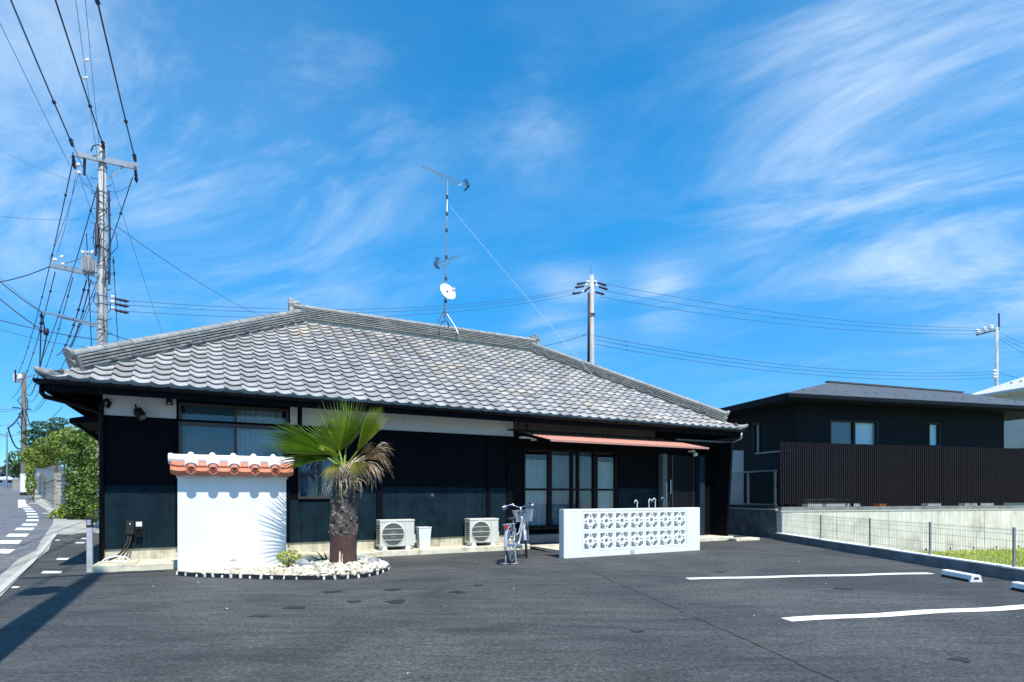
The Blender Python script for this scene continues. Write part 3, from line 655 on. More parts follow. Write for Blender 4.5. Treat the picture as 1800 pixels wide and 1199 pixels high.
for k in range(n): pan.f.append((3*(n+1)+k, 3*(n+1)+k+1, k+1, k))
pan_me = pan.mesh('pan_tile', M_REDT)
pan2 = MB()
for yy, zo in ((0, .018), (.12, .018)):
    for k in range(n+1): t = k/n-.5; pan2.v.append((t*.24, yy, zo+.10*t*t))
for k in range(n+1): t = k/n-.5; pan2.v.append((t*.24, 0, -.004+.10*t*t))
for k in range(n): pan2.f += [(k, k+1, k+n+2, k+n+1), (2*(n+1)+k, 2*(n+1)+k+1, k+1, k)]
pan2_me = pan2.mesh('pan_tile', M_REDT)
cov = MB()
for yy, r in ((0, .062), (.36, .056)):
    for k in range(11): an = math.pi*k/10; cov.v.append((-r*math.cos(an), yy, r*math.sin(an)))
for k in range(10): cov.f.append((k, k+1, k+12, k+11))
cov_me = cov.mesh('cover_tile', M_REDT, smooth=True)
mor = MB()
for yy, r in ((.085, .068), (.085, .088), (.36, .082), (.36, .066)):
    for k in range(11): an = math.pi*k/10; mor.v.append((-r*1.05*math.cos(an), yy, r*math.sin(an)))
for i in range(3):
    for k in range(10): a = i*11+k; mor.f.append((a, a+1, a+12, a+11))
mor_me = mor.mesh('tile_mortar', M_WHITE, smooth=False)
disc = MB(); Mr = Matrix.Rotation(math.pi/2, 4, 'X')
disc.lathe([(0, .008), (.047, .008), (.05, .020), (.067, .020), (.068, 0), (.066, -.02), (0, -.02)], 20, Mr); disc.lathe([(.008, .009), (.012, .016), (.020, .016), (.024, .009)], 12, Mr)
disc_me = disc.mesh('end_disc', M_REDD)
rim_me = MB().lathe([(.050, .0205), (.053, .0235), (.064, .0235), (.068, .0195)], 20, Mr).mesh('disc_rim', M_REDT)
pet = MB()
for k in range(5):
    an = k*2*math.pi/5+.3; pet.lathe([(0, .009), (.012, .010), (.008, .017), (0, .018)], 8, Mr @ Matrix.Translation((.033*math.cos(an), .033*math.sin(an), 0)))
pet_me = pet.mesh('disc_petals', M_REDT)
for side in (0, 1):
    def place(nm, me, xx, dy, dz, tilt=True, par=gw):
        if side == 0: return link(nm, me, par, (xx, -.175+dy, GH+.075+dz), (pitchg if tilt else 0, 0, 0))
        return link(nm, me, par, (xx, GT+.175-dy, GH+.075+dz), (pitchg if tilt else 0, 0, math.pi))
    for k in range(6):
        xx = x0+.145+k*(RW-.29)/5; place('pan_tile', pan_me, xx, 0, -.015); place('pan_tile', pan2_me, xx, .10*math.cos(pitchg), .10*math.sin(pitchg)+.012)
    for k in range(5):
        xx = x0+RW/2+(k-2)*.295; place('cover_tile', cov_me, xx, -.01, .012); place('tile_mortar', mor_me, xx, -.01, .012)
        dk = place('end_disc', disc_me, xx, -.012, .010, False); link('disc_rim', rim_me, dk); link('disc_petals', pet_me, dk)
rb = MB()
for x, r in ((x0-.015, .0), (x0-.015, .088), (x0+.03, .092), (x0+.05, .078), (x0+RW-.05, .078), (x0+RW-.03, .092), (x0+RW+.015, .088), (x0+RW+.015, 0)):
    for k in range(13): an = 2*math.pi*k/12; rb.v.append((x, cy-r*math.cos(an), GH+.265+r*math.sin(an)*.95))
for i in range(7):
    for k in range(12): a = i*13+k; rb.f.append((a, a+1, a+14, a+13))
part('ridge_bar', rb, M_WHITE, gw, smooth=False)
bump_me = MB().lathe([(.050, -.09), (.046, .02), (.032, .05), (0, .062)], 12).mesh('ridge_knob', M_WHITE, smooth=True)
for k in range(5): link('ridge_knob', bump_me, gw, (x0+RW/2+(k-2)*.295-.01, cy-.02, GH+.318))
part('wall_vent', MB().box(.72, .80, -.006, .004, .17, .195), M_KERB, gw)

# ------------------------------------------------------------------ white pebble bed with edging and stones
bedc = [HP(1.72, -.74), HP(1.78, -.86)]+[gpt(p, q) for p, q in ((340, 1013.5), (400, 1016), (450, 1017.5), (510, 1019), (560, 1019.5), (600, 1018.5), (640, 1015.5), (668, 1009), (683, 1001), (680, 994), (660, 988))]+[HP(4.75, -.4), HP(4.0, .0), HP(3.3, .02), HP(3.28, -.72)]
bedc = [Vector((p.x, p.y, 0)) for p in bedc]
def inside(p, poly):
    c = False
    for i in range(len(poly)):
        a, e = poly[i], poly[i-1]
        if (a.y > p[1]) != (e.y > p[1]) and p[0] < (e.x-a.x)*(p[1]-a.y)/(e.y-a.y)+a.x: c = not c
    return c
cen = sum(bedc, Vector())/len(bedc)
o = MB().add([(p.x, p.y, .03) for p in bedc], [tuple(range(len(bedc)))]).build('gravel_bed', mat('bed_sand', (.45, .42, .34), .9, .3, 8, .3, 40)); o['kind'] = 'structure'
ico = bmesh.new(); bmesh.ops.create_icosphere(ico, subdivisions=1, radius=1); iv = np.array([v.co[:] for v in ico.verts]); iff = [tuple(v.index for v in f.verts) for f in ico.faces]; ico.free()
PV = []; PF = []
palm_at = (-2.63, 9.02)
def near_seg(p):
    return min((Vector((p[0], p[1], 0))-q).length for q in bedc[1:12])
mnx, mxx = min(p.x for p in bedc), max(p.x for p in bedc); mny, mxy = min(p.y for p in bedc), max(p.y for p in bedc)
cnt = 0
while cnt < 2600:
    x = random.uniform(mnx, mxx); y = random.uniform(mny, mxy)
    if not inside((x, y), bedc): continue
    dpx = math.hypot(x-palm_at[0], y-palm_at[1])
    if dpx < .2: continue
    cnt += 1; big = random.random() < .22 and dpx < .75
    r = random.uniform(.035, .075) if big else random.uniform(.014, .034)
    sc = np.array([r*random.uniform(.8, 1.4), r*random.uniform(.8, 1.2), r*random.uniform(.5, .85)]); Rj = np.array(Euler((random.uniform(-.4, .4), random.uniform(-.4, .4), random.uniform(0, 6))).to_matrix())
    q = (iv*(1+rng.uniform(-.16, .16, (len(iv), 1)))*sc) @ Rj.T+np.array([x, y, .035+.10*math.exp(-(dpx/.5)**2)+random.uniform(0, .03)+(.02 if big else 0)]); k = len(PV); PV += q.tolist(); PF += [tuple(i+k for i in f) for f in iff]
me = bpy.data.meshes.new('white_pebbles'); me.from_pydata(PV, [], PF); me.materials.append(M_PEB); tag(link('white_pebbles', me), 'loose white pebbles filling the bed round the palm', 'pebbles', kind='stuff')
ed = thing('bed_edging', 'low dark edging with white pegs curving round the pebble bed', 'edging', bedc[6])
eb = MB(); outer = bedc[0:13]; pegs = []
for i in range(len(outer)-1):
    a, e = outer[i], outer[i+1]; sl = (e-a).length; n0_ = Vector(((e-a).y, -(e-a).x, 0)).normalized()
    Mx = Matrix.Translation(a+n0_*.01-bedc[6]) @ Matrix.Rotation(math.atan2((e-a).y, (e-a).x), 4, 'Z'); eb.box(-.005, sl+.005, -.008, .008, 0, .062, Mx)
    np_ = max(1, int(sl/.14))
    for k in range(np_): pegs.append((a+(e-a)*(k+.5)/np_+n0_*.024, math.atan2((e-a).y, (e-a).x)))
part('edging_strip', eb, M_DARK, ed)
pegm = MB().box(-.013, .013, -.010, .010, .006, .066).mesh('edging_peg', M_WHITE2, bevel=.004)
for p, an in pegs:
  if random.random() < .92: link('edging_peg', pegm, ed, p-bedc[6], (random.uniform(-.2, .2), random.uniform(-.25, .25), an), (random.uniform(.6, 1.5), 1, random.uniform(.6, 1)))
def rock(nm, label, loc, s, seed):
    rr = random.Random(seed); bm = bmesh.new(); bmesh.ops.create_icosphere(bm, subdivisions=3, radius=1)
    pl = [(Vector((rr.gauss(0, 1), rr.gauss(0, 1), rr.gauss(0, 1))).normalized(), rr.uniform(.62, .9)) for _ in range(9)]
    for v in bm.verts:
        for n_, d_ in pl:
            e = v.co.dot(n_)
            if e > d_: v.co -= n_*(e-d_)
        v.co += v.co.normalized()*rr.uniform(-.02, .02)
    me = bpy.data.meshes.new(nm); bm.to_mesh(me); bm.free(); me.materials.append(M_ROCK)
    tag(link(nm, me, None, loc, (rr.uniform(-.2, .2), rr.uniform(-.2, .2), rr.uniform(0, 3)), s), label, 'rock', 'grey rocks in the pebble bed')
rock('garden_rock', 'broad blue grey rock beside the lime green shrub', gpt(531, 1006, .10), (.16, .11, .12), 1)
rock('garden_rock', 'small upright grey stone between the shrub rock and the palm', gpt(549, 1010, .09), (.055, .05, .11), 2)
rock('garden_rock', 'flat dark grey rock at the left foot of the palm trunk', gpt(562, 1005, .10), (.12, .09, .08), 3)
rock('garden_rock', 'pale pitted rock at the right end of the pebble bed', gpt(652, 1003, .10), (.19, .11, .11), 4)
rock('garden_rock', 'dark low rock behind the palm near the air conditioner', gpt(635, 985, .03), (.16, .10, .07), 5)
rock('garden_rock', 'whitish lump of stone in front of the palm trunk', gpt(592, 1014, .07), (.07, .05, .07), 6)

# ------------------------------------------------------------------ fan palm
px_, py_ = palm_at
palm = thing('fan_palm', 'short fan palm with green fans, brown dead fronds and shaggy trunk', 'palm tree', (px_, py_, 0), 0)
tr = MB().lathe([(.0, 0), (.235, 0), (.225, .06), (.205, .2), (.20, .36), (.205, .5), (.20, .60)], 24); 
tr.v = [(x*(1+.05*math.sin(7*math.atan2(y, x)+z*9)), y*(1+.05*math.sin(5*math.atan2(y, x)+z*6)), z) for x, y, z in tr.v]
part('lower_trunk', tr, M_TRUNK, palm, smooth=True)
part('upper_trunk', MB().lathe([(.165, .56), (.165, .75), (.15, .95), (.125, 1.15), (.105, 1.35), (.10, 1.62), (0, 1.66)], 18), M_TRUNK, palm, smooth=True)
part('bare_patch', MB().add([(-.012, -.243, .02), (.02, -.243, .02), (.016, -.212, .34), (-.004, -.212, .36)], [(0,1,2,3)]).add([(.035, -.238, .02), (.055, -.238, .02), (.045, -.209, .31), (.035, -.21, .31)], [(0,1,2,3)]), M_DEAD, palm)
bm_ = MB(); prb = [(-.075, -.03), (.075, -.03), (.05, .09), (.03, .14), (-.03, .14), (-.05, .09)]
vs = []
for x, z in prb: vs.append((x, .0+.03*(abs(x)/.075)**2, z))
for x, z in prb: vs.append((x*.8, -.022-.028*max(0, z)/.14, z))
bm_.add(vs, [tuple(range(5, -1, -1)), tuple(range(6, 12))]+[(i, (i+1) % 6, (i+1) % 6+6, i+6) for i in range(6)]); boot_me = bm_.mesh('leaf_base', M_BOOT)
prof_r = lambda z: np.interp(z, [.55, .75, .95, 1.15, 1.35, 1.6], [.175, .175, .16, .13, .11, .10])
k = 0
for ring in range(13):
    z = .56+ring*.078; nn = 9 if ring < 7 else 7
    for j in range(nn):
        an = 2*math.pi*(j+.5*(ring % 2))/nn+random.uniform(-.12, .12); r = prof_r(z)
        s_ = random.uniform(.65, 1.0)*(1 if ring < 8 else .85)
        link('leaf_base', boot_me, palm, (r*math.cos(an), r*math.sin(an), z+random.uniform(-.02, .02)), Euler((random.uniform(-.05, .25), random.choice((-.55, .55))+random.uniform(-.25, .25), an+math.pi/2), 'XYZ'), (s_, s_*random.uniform(.7, 1.2), s_))
def fan(name, base, hub, tip, rad, spread, nseg, m, split=.55, droop=.12, side=(0, -1, 0), fold=.25, jit=.06, tipm=None):
    """a fan leaf: stalk from base to hub, pleated blade opening round the hub towards tip"""
    base, hub, tip = Vector(base), Vector(hub), Vector(tip); ax = (tip-hub).normalized(); nrm = Vector(side); nrm = (nrm-ax*nrm.dot(ax)).normalized(); lat = ax.cross(nrm)
    st = MB().tube([base, base.lerp(hub, .5)+Vector((0, 0, .03)), hub, hub+ax*.06], [.022, .016, .013, .006], 6)
    b = MB()
    for i in range(nseg):
        t = (i+.5)/nseg*2-1; an = t*spread; wd = spread/nseg
        rl = rad*(1-.22*abs(t)**2)*random.uniform(1-jit, 1+jit)
        def dirn(a): return ax*math.cos(a)+lat*math.sin(a)
        dr_ = random.uniform(.6, 1.5)*droop; cup = nrm*(fold*abs(math.sin(an))*rl*.35)
        def P(a, r, h): return hub+dirn(a)*r+nrm*h+cup*(r/rl)**2+Vector((0, 0, -dr_*rl*(max(0, r/rl-.35))**2*2.2))
        rs = rl*split; hh = .020*rad/.8
        da = random.uniform(-1, 1)*wd*.35
        r1 = rs+(rl-rs)*.5
        v_ = [P(an-wd, .02, 0), P(an, .02, hh*.5), P(an+wd, .02, 0), P(an-wd*.86, rs, -hh), P(an, rs, hh), P(an+wd*.86, rs, -hh), P(an-wd*.30+da*.4, r1, -hh*.4), P(an+da*.4, r1, hh*.5), P(an+wd*.30+da*.4, r1, -hh*.4), P(an+da, rl, 0)]
        b.add(v_, [(0,1,4,3), (1,2,5,4), (3,4,7,6), (4,5,8,7), (6,7,9), (7,8,9)])
    fr = b.build(name, m, palm); st.build('leaf_stalk', M_LEAFY if m is not M_DEAD else M_DEAD, fr)
    return fr
def PP(px, py, D=9.02):
    p = pt(px, py, D); return (p.x-px_, p.y-py_, p.z)
top = (0, 0, 1.55)
fan('green_frond', top, PP(597, 795, 9.05), PP(580, 703, 9.1), .88, .92, 27, M_LEAFG, .52, .03, (.1, -1, .15))
fan('green_frond', top, PP(608, 790, 9.2), PP(617, 690, 9.45), .92, .62, 22, M_LEAFG, .52, .03, (0, -1, .2))
fan('green_frond', top, PP(583, 800, 8.95), PP(480, 757, 8.7), 1.12, .46, 22, M_LEAFG, .45, .08, (.15, -.75, .65))
fan('green_frond', top, PP(578, 806, 9.1), PP(515, 800, 9.1), .85, .48, 18, M_LEAFG, .4, .14, (.1, -.7, .7))
fan('green_frond', top, PP(627, 795, 9.0), PP(670, 716, 9.0), .86, .30, 16, M_LEAFY, .6, .05, (.75, -.75, .1))
fan('green_frond', top, PP(590, 806, 8.86), PP(573, 783, 8.62), .38, .85, 18, M_LEAFY, .55, .12, (-.1, -.6, .8))
fan('green_frond', top, PP(586, 792, 9.3), PP(545, 735, 9.9), .7, .5, 14, M_LEAFG, .55, .05, (0, -1, .3))
fan('olive_frond', top, PP(622, 812, 8.8), PP(646, 838, 8.55), .34, .9, 18, M_LEAFO, .6, .15, (.2, -.8, .5))
fan('olive_frond', top, PP(588, 815, 8.82), PP(580, 845, 8.5), .32, .9, 16, M_LEAFO, .5, .2, (-.2, -.8, .5))
for hub, tip, rad, sp, ns in (((638, 803, 9.0), (690, 775, 8.95), .52, .30, 14), ((640, 808, 8.95), (694, 790, 8.85), .50, .26, 12), ((632, 800, 9.1), (668, 765, 9.1), .48, .35, 12), ((640, 812, 8.9), (672, 822, 8.8), .36, .4, 12), ((588, 816, 8.9), (572, 836, 8.85), .24, .8, 14), ((625, 825, 8.85), (640, 860, 8.75), .26, .9, 14), ((598, 820, 8.8), (592, 850, 8.65), .22, 1.0, 12), ((610, 822, 9.25), (615, 850, 9.4), .3, 1.2, 14), ((655, 795, 9.0), (697, 760, 8.95), .40, .30, 10), ((645, 800, 9.05), (695, 772, 9.1), .5, .2, 10), ((632, 820, 8.8), (655, 855, 8.75), .24, .7, 12), ((620, 812, 8.8), (600, 835, 8.6), .25, .9, 12), ((650, 812, 8.95), (665, 845, 8.9), .28, .6, 10)):
    fan('dead_frond', top, PP(*hub), PP(*tip), rad, sp, ns, M_DEAD, .22, random.uniform(.35, .75), (random.uniform(-.6, .6), -1, random.uniform(-.3, .5)), .5, .22)
b = MB()
for k in range(46):     # hair of loose brown fibre under the crown
    an = random.uniform(0, 6.28); r = random.uniform(.10, .16); z = random.uniform(1.35, 1.62); c, s_ = math.cos(an), math.sin(an); l = random.uniform(.10, .26); o_ = random.uniform(.06, .2)
    b.tube([(r*c, r*s_, z), ((r+o_*.7)*c, (r+o_*.7)*s_, z+random.uniform(-.02, .04)), ((r+o_)*c+random.uniform(-.03, .03), (r+o_)*s_, z-l*.5), ((r+o_*1.05)*c+random.uniform(-.05, .05), (r+o_*1.05)*s_, z-l)], [.008, .007, .005, .002], 4)
part('loose_fibre', b, M_DEAD, palm)
sp_ = fan
b = MB()                # young sucker at the foot
def sucker(label, px, py, n, m, size):
    c = gpt(px, py); t_ = thing('palm_sucker', label, 'plant', c); b = MB()
    for k in range(n):
        an = random.uniform(math.pi*.55, math.pi*1.25); el = random.uniform(.15, 1.2); d = Vector((math.cos(an)*math.cos(el), -.3*abs(math.sin(an)), math.sin(el))).normalized(); l = size*random.uniform(.7, 1.1); s_ = d.cross(Vector((0, 1, .2))).normalized()*.012; p0 = Vector((random.uniform(-.02, .02), 0, .03))
        b.add([p0-s_*.5, p0+s_*.5, p0+d*l*.6+s_, p0+d*l*.6-s_, p0+d*l+Vector((0, 0, -.02))], [(0,1,2,3), (3,2,4)])
    b.build('leaves', m, t_)
sucker('dark spiky palm sucker at the left foot of the palm', 578, 1000, 16, M_PINE, .36)
def leaf_cloud(n, fn, size, flat=.6, seed=1, sides=4):
    """many small leaf faces at the points fn gives"""
    rr = np.random.default_rng(seed); V_ = []; F_ = []
    for k in range(n):
        p, nr = fn(rr); nr = Vector(nr)+Vector(rr.normal(0, flat, 3)); nr.normalize(); a = nr.orthogonal().normalized(); a = (Matrix.Rotation(rr.uniform(0, 6.28), 3, nr) @ a); c = nr.cross(a); s_ = size*rr.uniform(.6, 1.35); q = Vector(p); i = len(V_)
        V_ += [tuple(q-a*s_), tuple(q+c*s_*.5-nr*s_*.12), tuple(q+a*s_), tuple(q-c*s_*.5-nr*s_*.12)]; F_ += [(i, i+1, i+2), (i, i+2, i+3)]
    b = MB(); b.v = V_; b.f = F_; return b
def plain(name, b, m, parent):
    me = bpy.data.meshes.new(name); me.from_pydata(b.v, [], b.f); me.update(); me.materials.append(m); return link(name, me, parent)
def blob(c, rad):
    def f(rr):
        d = Vector(rr.normal(0, 1, 3)).normalized(); k = rr.uniform(.55, 1.0)**.5
        return (c[0]+d.x*rad[0]*k, c[1]+d.y*rad[1]*k, c[2]+d.z*rad[2]*k), d
    return f
sh = thing('small_shrub', 'small lime green shrub at the right end of the white wall', 'shrub', gpt(508, 1004))
plain('foliage', leaf_cloud(330, blob((0, 0, .22), (.20, .14, .12)), .026, .8, 3), M_SHRUB, sh)
b = MB()
for k in range(7): b.tube([(0, 0, 0), (random.uniform(-.12, .12), random.uniform(-.08, .08), random.uniform(.12, .24))], .006, 5)
part('stem', b, M_BARK, sh)

# ------------------------------------------------------------------ air conditioners and bin
def fac_u(px, v):
    t = (px-900)/FPX; return (t*(A.y+v*V.y)-A.x-v*V.x)/(U.x-t*U.y)
def ac_unit(label, u, v, W_, H_, flip):
    t = thing('air_conditioner', label, 'air conditioner', HP(u, v, .11), TH, 'outdoor units against the front wall')
    D_ = .28
    body = part('casing', MB().box(0, W_, 0, D_, .07, H_), M_AC, t, bevel=.012)
    part('lid', MB().box(-.006, W_+.006, -.008, D_+.006, H_-.035, H_+.004), M_AC, t, bevel=.008)
    fw_ = W_*.66; cx, cz = .03+fw_/2, .07+(H_-.11)/2; rr = min(fw_, H_-.11)*.475
    ring = MB().lathe([(rr+.028, 0), (rr+.012, .012), (rr, .010), (rr-.004, -.02)], 28, Matrix.Translation((cx, -.001, cz)) @ Matrix.Rotation(math.pi/2, 4, 'X'))
    part('fan_ring', ring, M_AC, t, smooth=True)
    part('fan_well', MB().lathe([(0, 0), (rr, 0)], 28, Matrix.Translation((cx, -.004, cz)) @ Matrix.Rotation(math.pi/2, 4, 'X')), M_DARK, t)
    gb = MB()
    for k in range(30):
        x = -rr+2*rr*(k+.5)/30; hz = math.sqrt(max(0, rr*rr-x*x)); gb.box(cx+x-.0035, cx+x+.0035, -.014, -.008, cz-hz, cz+hz)
    part('fan_grille', gb, M_ACG, t)
    hb = MB()
    for q in (-.5, 0, .5): hx = math.sqrt(rr*rr-(q*rr)**2); hb.box(cx-hx, cx+hx, -.020, -.013, cz+q*rr-.006, cz+q*rr+.006)
    part('grille_bar', hb, M_AC, t); part('fan_hub', MB().lathe([(0, .0), (rr*.3, 0), (rr*.3, -.004)], 16, Matrix.Translation((cx, -.006, cz)) @ Matrix.Rotation(math.pi/2, 4, 'X')), M_ACG, t)
    part('panel_joint', MB().box(.045+fw_, .049+fw_, -.0025, .001, .08, H_-.04), M_ACG, t)
    vb = MB()
    for k in range(8): vb.box(-.002, .004, .04, D_-.05, .13+k*.048, .155+k*.048)
    part('side_vent', vb, M_DARK, t)
    part('valve_cover', MB().box(W_-.002, W_+.045, .06, D_-.05, .12, .30), M_AC, t, bevel=.01)
    for x in (.09, W_-.14):
        f = MB().add([(x-.045, -.03, 0), (x+.055, -.03, 0), (x+.055, D_+.03, 0), (x-.045, D_+.03, 0), (x-.03, -.005, .07), (x+.04, -.005, .07), (x+.04, D_, .07), (x-.03, D_, .07)], [(3,2,1,0), (4,5,6,7), (0,1,5,4), (1,2,6,5), (2,3,7,6), (3,0,4,7)])
        part('foot_block', f, M_WHITE2, t)
    return t
ac_unit('air conditioner beside the palm, left of the white bin', fac_u(668, .38), .38, .70, .60, 0)
ac_unit('air conditioner behind the bicycle, right of the white bin', fac_u(826, .42), .42, .68, .585, 0)
bn = thing('white_bin', 'tall tapered white bin between the two air conditioners', 'bin', HP(fac_u(737, .40), .40, .11), TH)
def frus(w0, w1, z0, z1, t=0): return [(-w0, -w0*.8, z0), (w0, -w0*.8, z0), (w0, w0*.8, z0), (-w0, w0*.8, z0), (-w1, -w1*.8, z1), (w1, -w1*.8, z1), (w1, w1*.8, z1), (-w1, w1*.8, z1)]
BX = Matrix.Translation((.13, .12, 0))
b = MB(); b.add([BX @ Vector(p) for p in frus(.105, .135, 0, .44)], [(3,2,1,0), (0,1,5,4), (1,2,6,5), (2,3,7,6), (3,0,4,7)])
b.add([BX @ Vector(p) for p in frus(.10, .128, .02, .44)], [(3,2,1,0), (0,4,5,1), (1,5,6,2), (2,6,7,3), (3,7,4,0)]); part('bin_body', b, M_WHITE2, bn)
b = MB(); o_, i_ = frus(.142, .142, .425, .44), frus(.120, .120, .425, .44)
b.add([BX @ Vector(p) for p in o_+i_], [(0,1,5,4), (1,2,6,5), (2,3,7,6), (3,0,4,7), (4,5,13,12), (5,6,14,13), (6,7,15,14), (7,4,12,15), (8,12,13,9), (9,13,14,10), (10,14,15,11), (11,15,12,8)]); part('bin_rim', b, M_WHITE2, bn)

# ------------------------------------------------------------------ pierced block wall
sw = thing('screen_wall', 'low white wall with two rows of pierced blocks before the entrance', 'wall', HP(8.12, -1.62), TH)
SLn = 3.52; SHt = .935; ST = .17; BS = .385; bx0 = .43; nbk = 7; ux1 = bx0+nbk*BS
part('left_pier', MB().box(0, bx0-.004, 0, ST, 0, SHt), M_WHITE, sw, bevel=.004); part('right_pier', MB().box(ux1+.004, SLn, 0, ST, 0, SHt), M_WHITE, sw, bevel=.004)
zb0 = .115
part('wall_base', MB().box(bx0-.003, ux1+.003, .004, ST-.004, 0, zb0-.003), M_WHITE, sw, bevel=.003); part('wall_coping', MB().box(bx0-.003, ux1+.003, .003, ST-.003, zb0+2*BS+.003, SHt-.002), M_WHITE, sw, bevel=.003)
part('wall_mortar', MB().box(bx0-.003, ux1+.003, .03, ST-.03, zb0-.002, zb0+.004).box(bx0-.003, ux1+.003, .03, ST-.03, zb0+BS-.004, zb0+BS+.004), M_WHITE2, sw)
part('drain_hole', MB().box(1.60, 1.70, -.002, .005, .02, .095), M_KERB, sw)
def block_mesh():
    cu = bpy.data.curves.new('blk', 'CURVE'); cu.dimensions = '2D'; cu.fill_mode = 'BOTH'; cu.extrude = ST/2-.003; cu.bevel_depth = .0
    def poly(pts):
        s_ = cu.splines.new('POLY'); s_.points.add(len(pts)-1); s_.use_cyclic_u = True
        for q, (x, y) in zip(s_.points, pts): q.co = (x, y, 0, 1)
    h = BS/2-.002; poly([(-h, -h), (h, -h), (h, h), (-h, h)])
    poly([(.044*math.cos(a), .044*math.sin(a)) for a in np.linspace(0, 2*math.pi, 17)[:-1]])
    q = .152
    for k in range(4):
        c, s_ = math.cos(k*math.pi/2), math.sin(k*math.pi/2); rot = lambda p: (p[0]*c-p[1]*s_, p[0]*s_+p[1]*c)
        poly([rot(p) for p in ((-.026, .086), (.026, .086), (0, .150))])
        arc = [(q-.120*math.cos(a), q-.120*math.sin(a)) for a in np.linspace(0.0, math.pi/2, 6)]
        poly([rot(p) for p in [(q, q)]+arc])
    ob = bpy.data.objects.new('blk', cu); COL.objects.link(ob); bpy.context.view_layer.update()
    me = bpy.data.meshes.new_from_object(ob.evaluated_get(bpy.context.evaluated_depsgraph_get())); bpy.data.objects.remove(ob); me.name = 'pierced_block'
    me.transform(Matrix.Rotation(math.pi/2, 4, 'X')); me.materials.clear(); me.materials.append(M_WHITE2); return me
blk = block_mesh()
for r_ in range(2):
    for c_ in range(nbk): link('pierced_block', blk, sw, (bx0+BS*(c_+.5), ST/2, zb0+BS*(r_+.5)))

# ------------------------------------------------------------------ bicycle
rear = Vector((.0, 10.12, 0)); hd = math.atan2(1.33, .36)
bk = thing('bicycle', 'silver city bicycle with front basket parked facing the house', 'bicycle', rear, 0, rot=(R(-4), 0, hd))
def ringpts(c, r, n=28): return [(c[0]+r*math.cos(2*math.pi*k/n), c[1], c[2]+r*math.sin(2*math.pi*k/n)) for k in range(n)]
WB = 1.10; RR = .325
for x, st_ in ((0, 0), (WB, .22)):
    wl = part('wheel', MB().tube([(p[0], p[1], p[2]) for p in ringpts((0, 0, 0), RR-.018)], .018, 8, closed=True), M_RUB, bk, smooth=True, loc=(x, 0, RR), rot=(0, 0, st_))
    part('rim', MB().tube(ringpts((0, 0, 0), RR-.040), .011, 6, closed=True), M_CHROME, wl, smooth=True)
    spk = MB()
    for k in range(28): an = 2*math.pi*k/28; s_ = (-1)**k*.028; spk.tube([(.02*math.cos(an+.6), s_, .02*math.sin(an+.6)), ((RR-.045)*math.cos(an), 0, (RR-.045)*math.sin(an))], .0016, 4, caps=False)
    part('spokes', spk, M_CHROME, wl); part('hub', MB().tube([(0, -.05, 0), (0, .05, 0)], .022, 10), M_CHROME, wl)
    an = np.linspace(R(-10), R(190), 18) if x == 0 else np.linspace(R(20), R(175), 16)
    mg = MB()
    for a in an:
        for yy, dr_ in ((-.028, -.010), (-.015, .002), (.015, .002), (.028, -.010)): mg.v.append(((RR+.022+dr_)*math.cos(a), yy, (RR+.022+dr_)*math.sin(a)))
    for i in range(len(an)-1):
        for k in range(3): a = i*4+k; mg.f.append((a, a+1, a+5, a+4))
    part('mudguard', mg, M_STEEL, wl)
fm = MB()
BBp = (.46, 0, .27); ST_ = (.30, 0, .66); HT = (.90, 0, .80); HB = (.945, 0, .64)
fm.tube([BBp, ST_, (.26, 0, .76)], .016, 8); fm.tube([BBp, (.62, 0, .36), HB], .020, 8); fm.tube([(.37, 0, .48), (.60, 0, .50), (.925, 0, .72)], .017, 8); fm.tube([HB, HT], .021, 8)
for s_ in (-1, 1): fm.tube([(0, s_*.055, RR), (.43, s_*.03, .27)], .010, 6); fm.tube([(0, s_*.055, RR), (.32, s_*.02, .60)], .009, 6)
part('frame', fm, M_STEEL, bk, smooth=True)
fk = MB()
for s_ in (-1, 1): fk.tube([(.96, s_*.035, .60), (1.02, s_*.05, .48), (WB, s_*.05, RR)], .010, 6)
fk.tube([(.89, 0, .82), (.87, 0, .98)], .013, 8); part('fork', fk, M_STEEL, bk, smooth=True)
hb = part('handlebar', MB().tube([(.66, -.28, 1.00), (.78, -.26, 1.02), (.86, -.16, 1.04), (.88, -.06, .985), (.88, 0, .975), (.88, .06, .985), (.86, .16, 1.04), (.78, .26, 1.02), (.66, .28, 1.00)], .012, 8), M_CHROME, bk, smooth=True)
for s_ in (-1, 1):
    part('grip', MB().tube([(.645, s_*.283, .997), (.77, s_*.262, 1.018)], .018, 8), M_PORC, hb, smooth=True); part('brake_lever', MB().tube([(.80, s_*.25, 1.0), (.76, s_*.27, .965), (.66, s_*.285, .955)], .007, 6), M_CHROME, hb)
sd = MB()
for x, wd, zt in ((.10, .02, .80), (.12, .085, .815), (.19, .095, .815), (.27, .05, .808), (.36, .022, .80), (.37, .008, .79)):
    for k in range(8): an = 2*math.pi*k/8; sd.v.append((x, wd*math.cos(an), zt-.028+.030*math.sin(an)))
for i in range(5):
    for k in range(8): sd.f.append((i*8+k, i*8+(k+1) % 8, (i+1)*8+(k+1) % 8, (i+1)*8+k))
sd.f += [tuple(range(8)), tuple(range(40, 48))]
part('saddle', sd, M_RUB, bk, smooth=True); part('seat_post', MB().tube([(.262, 0, .74), (.245, 0, .80)], .013, 8), M_CHROME, bk)
rk = MB()
for y in (-.065, -.022, .022, .065): rk.tube([(.22, y, .70), (-.20, y, .70)], .006, 6)
for x in (-.2, -.05, .1, .22): rk.tube([(x, -.065, .70), (x, .065, .70)], .006, 6)
for s_ in (-1, 1): rk.tube([(-.12, s_*.065, .70), (0, s_*.062, RR)], .006, 6); rk.tube([(.05, s_*.065, .70), (0, s_*.062, RR)], .006, 6)
part('rear_rack', rk, M_STEEL, bk)
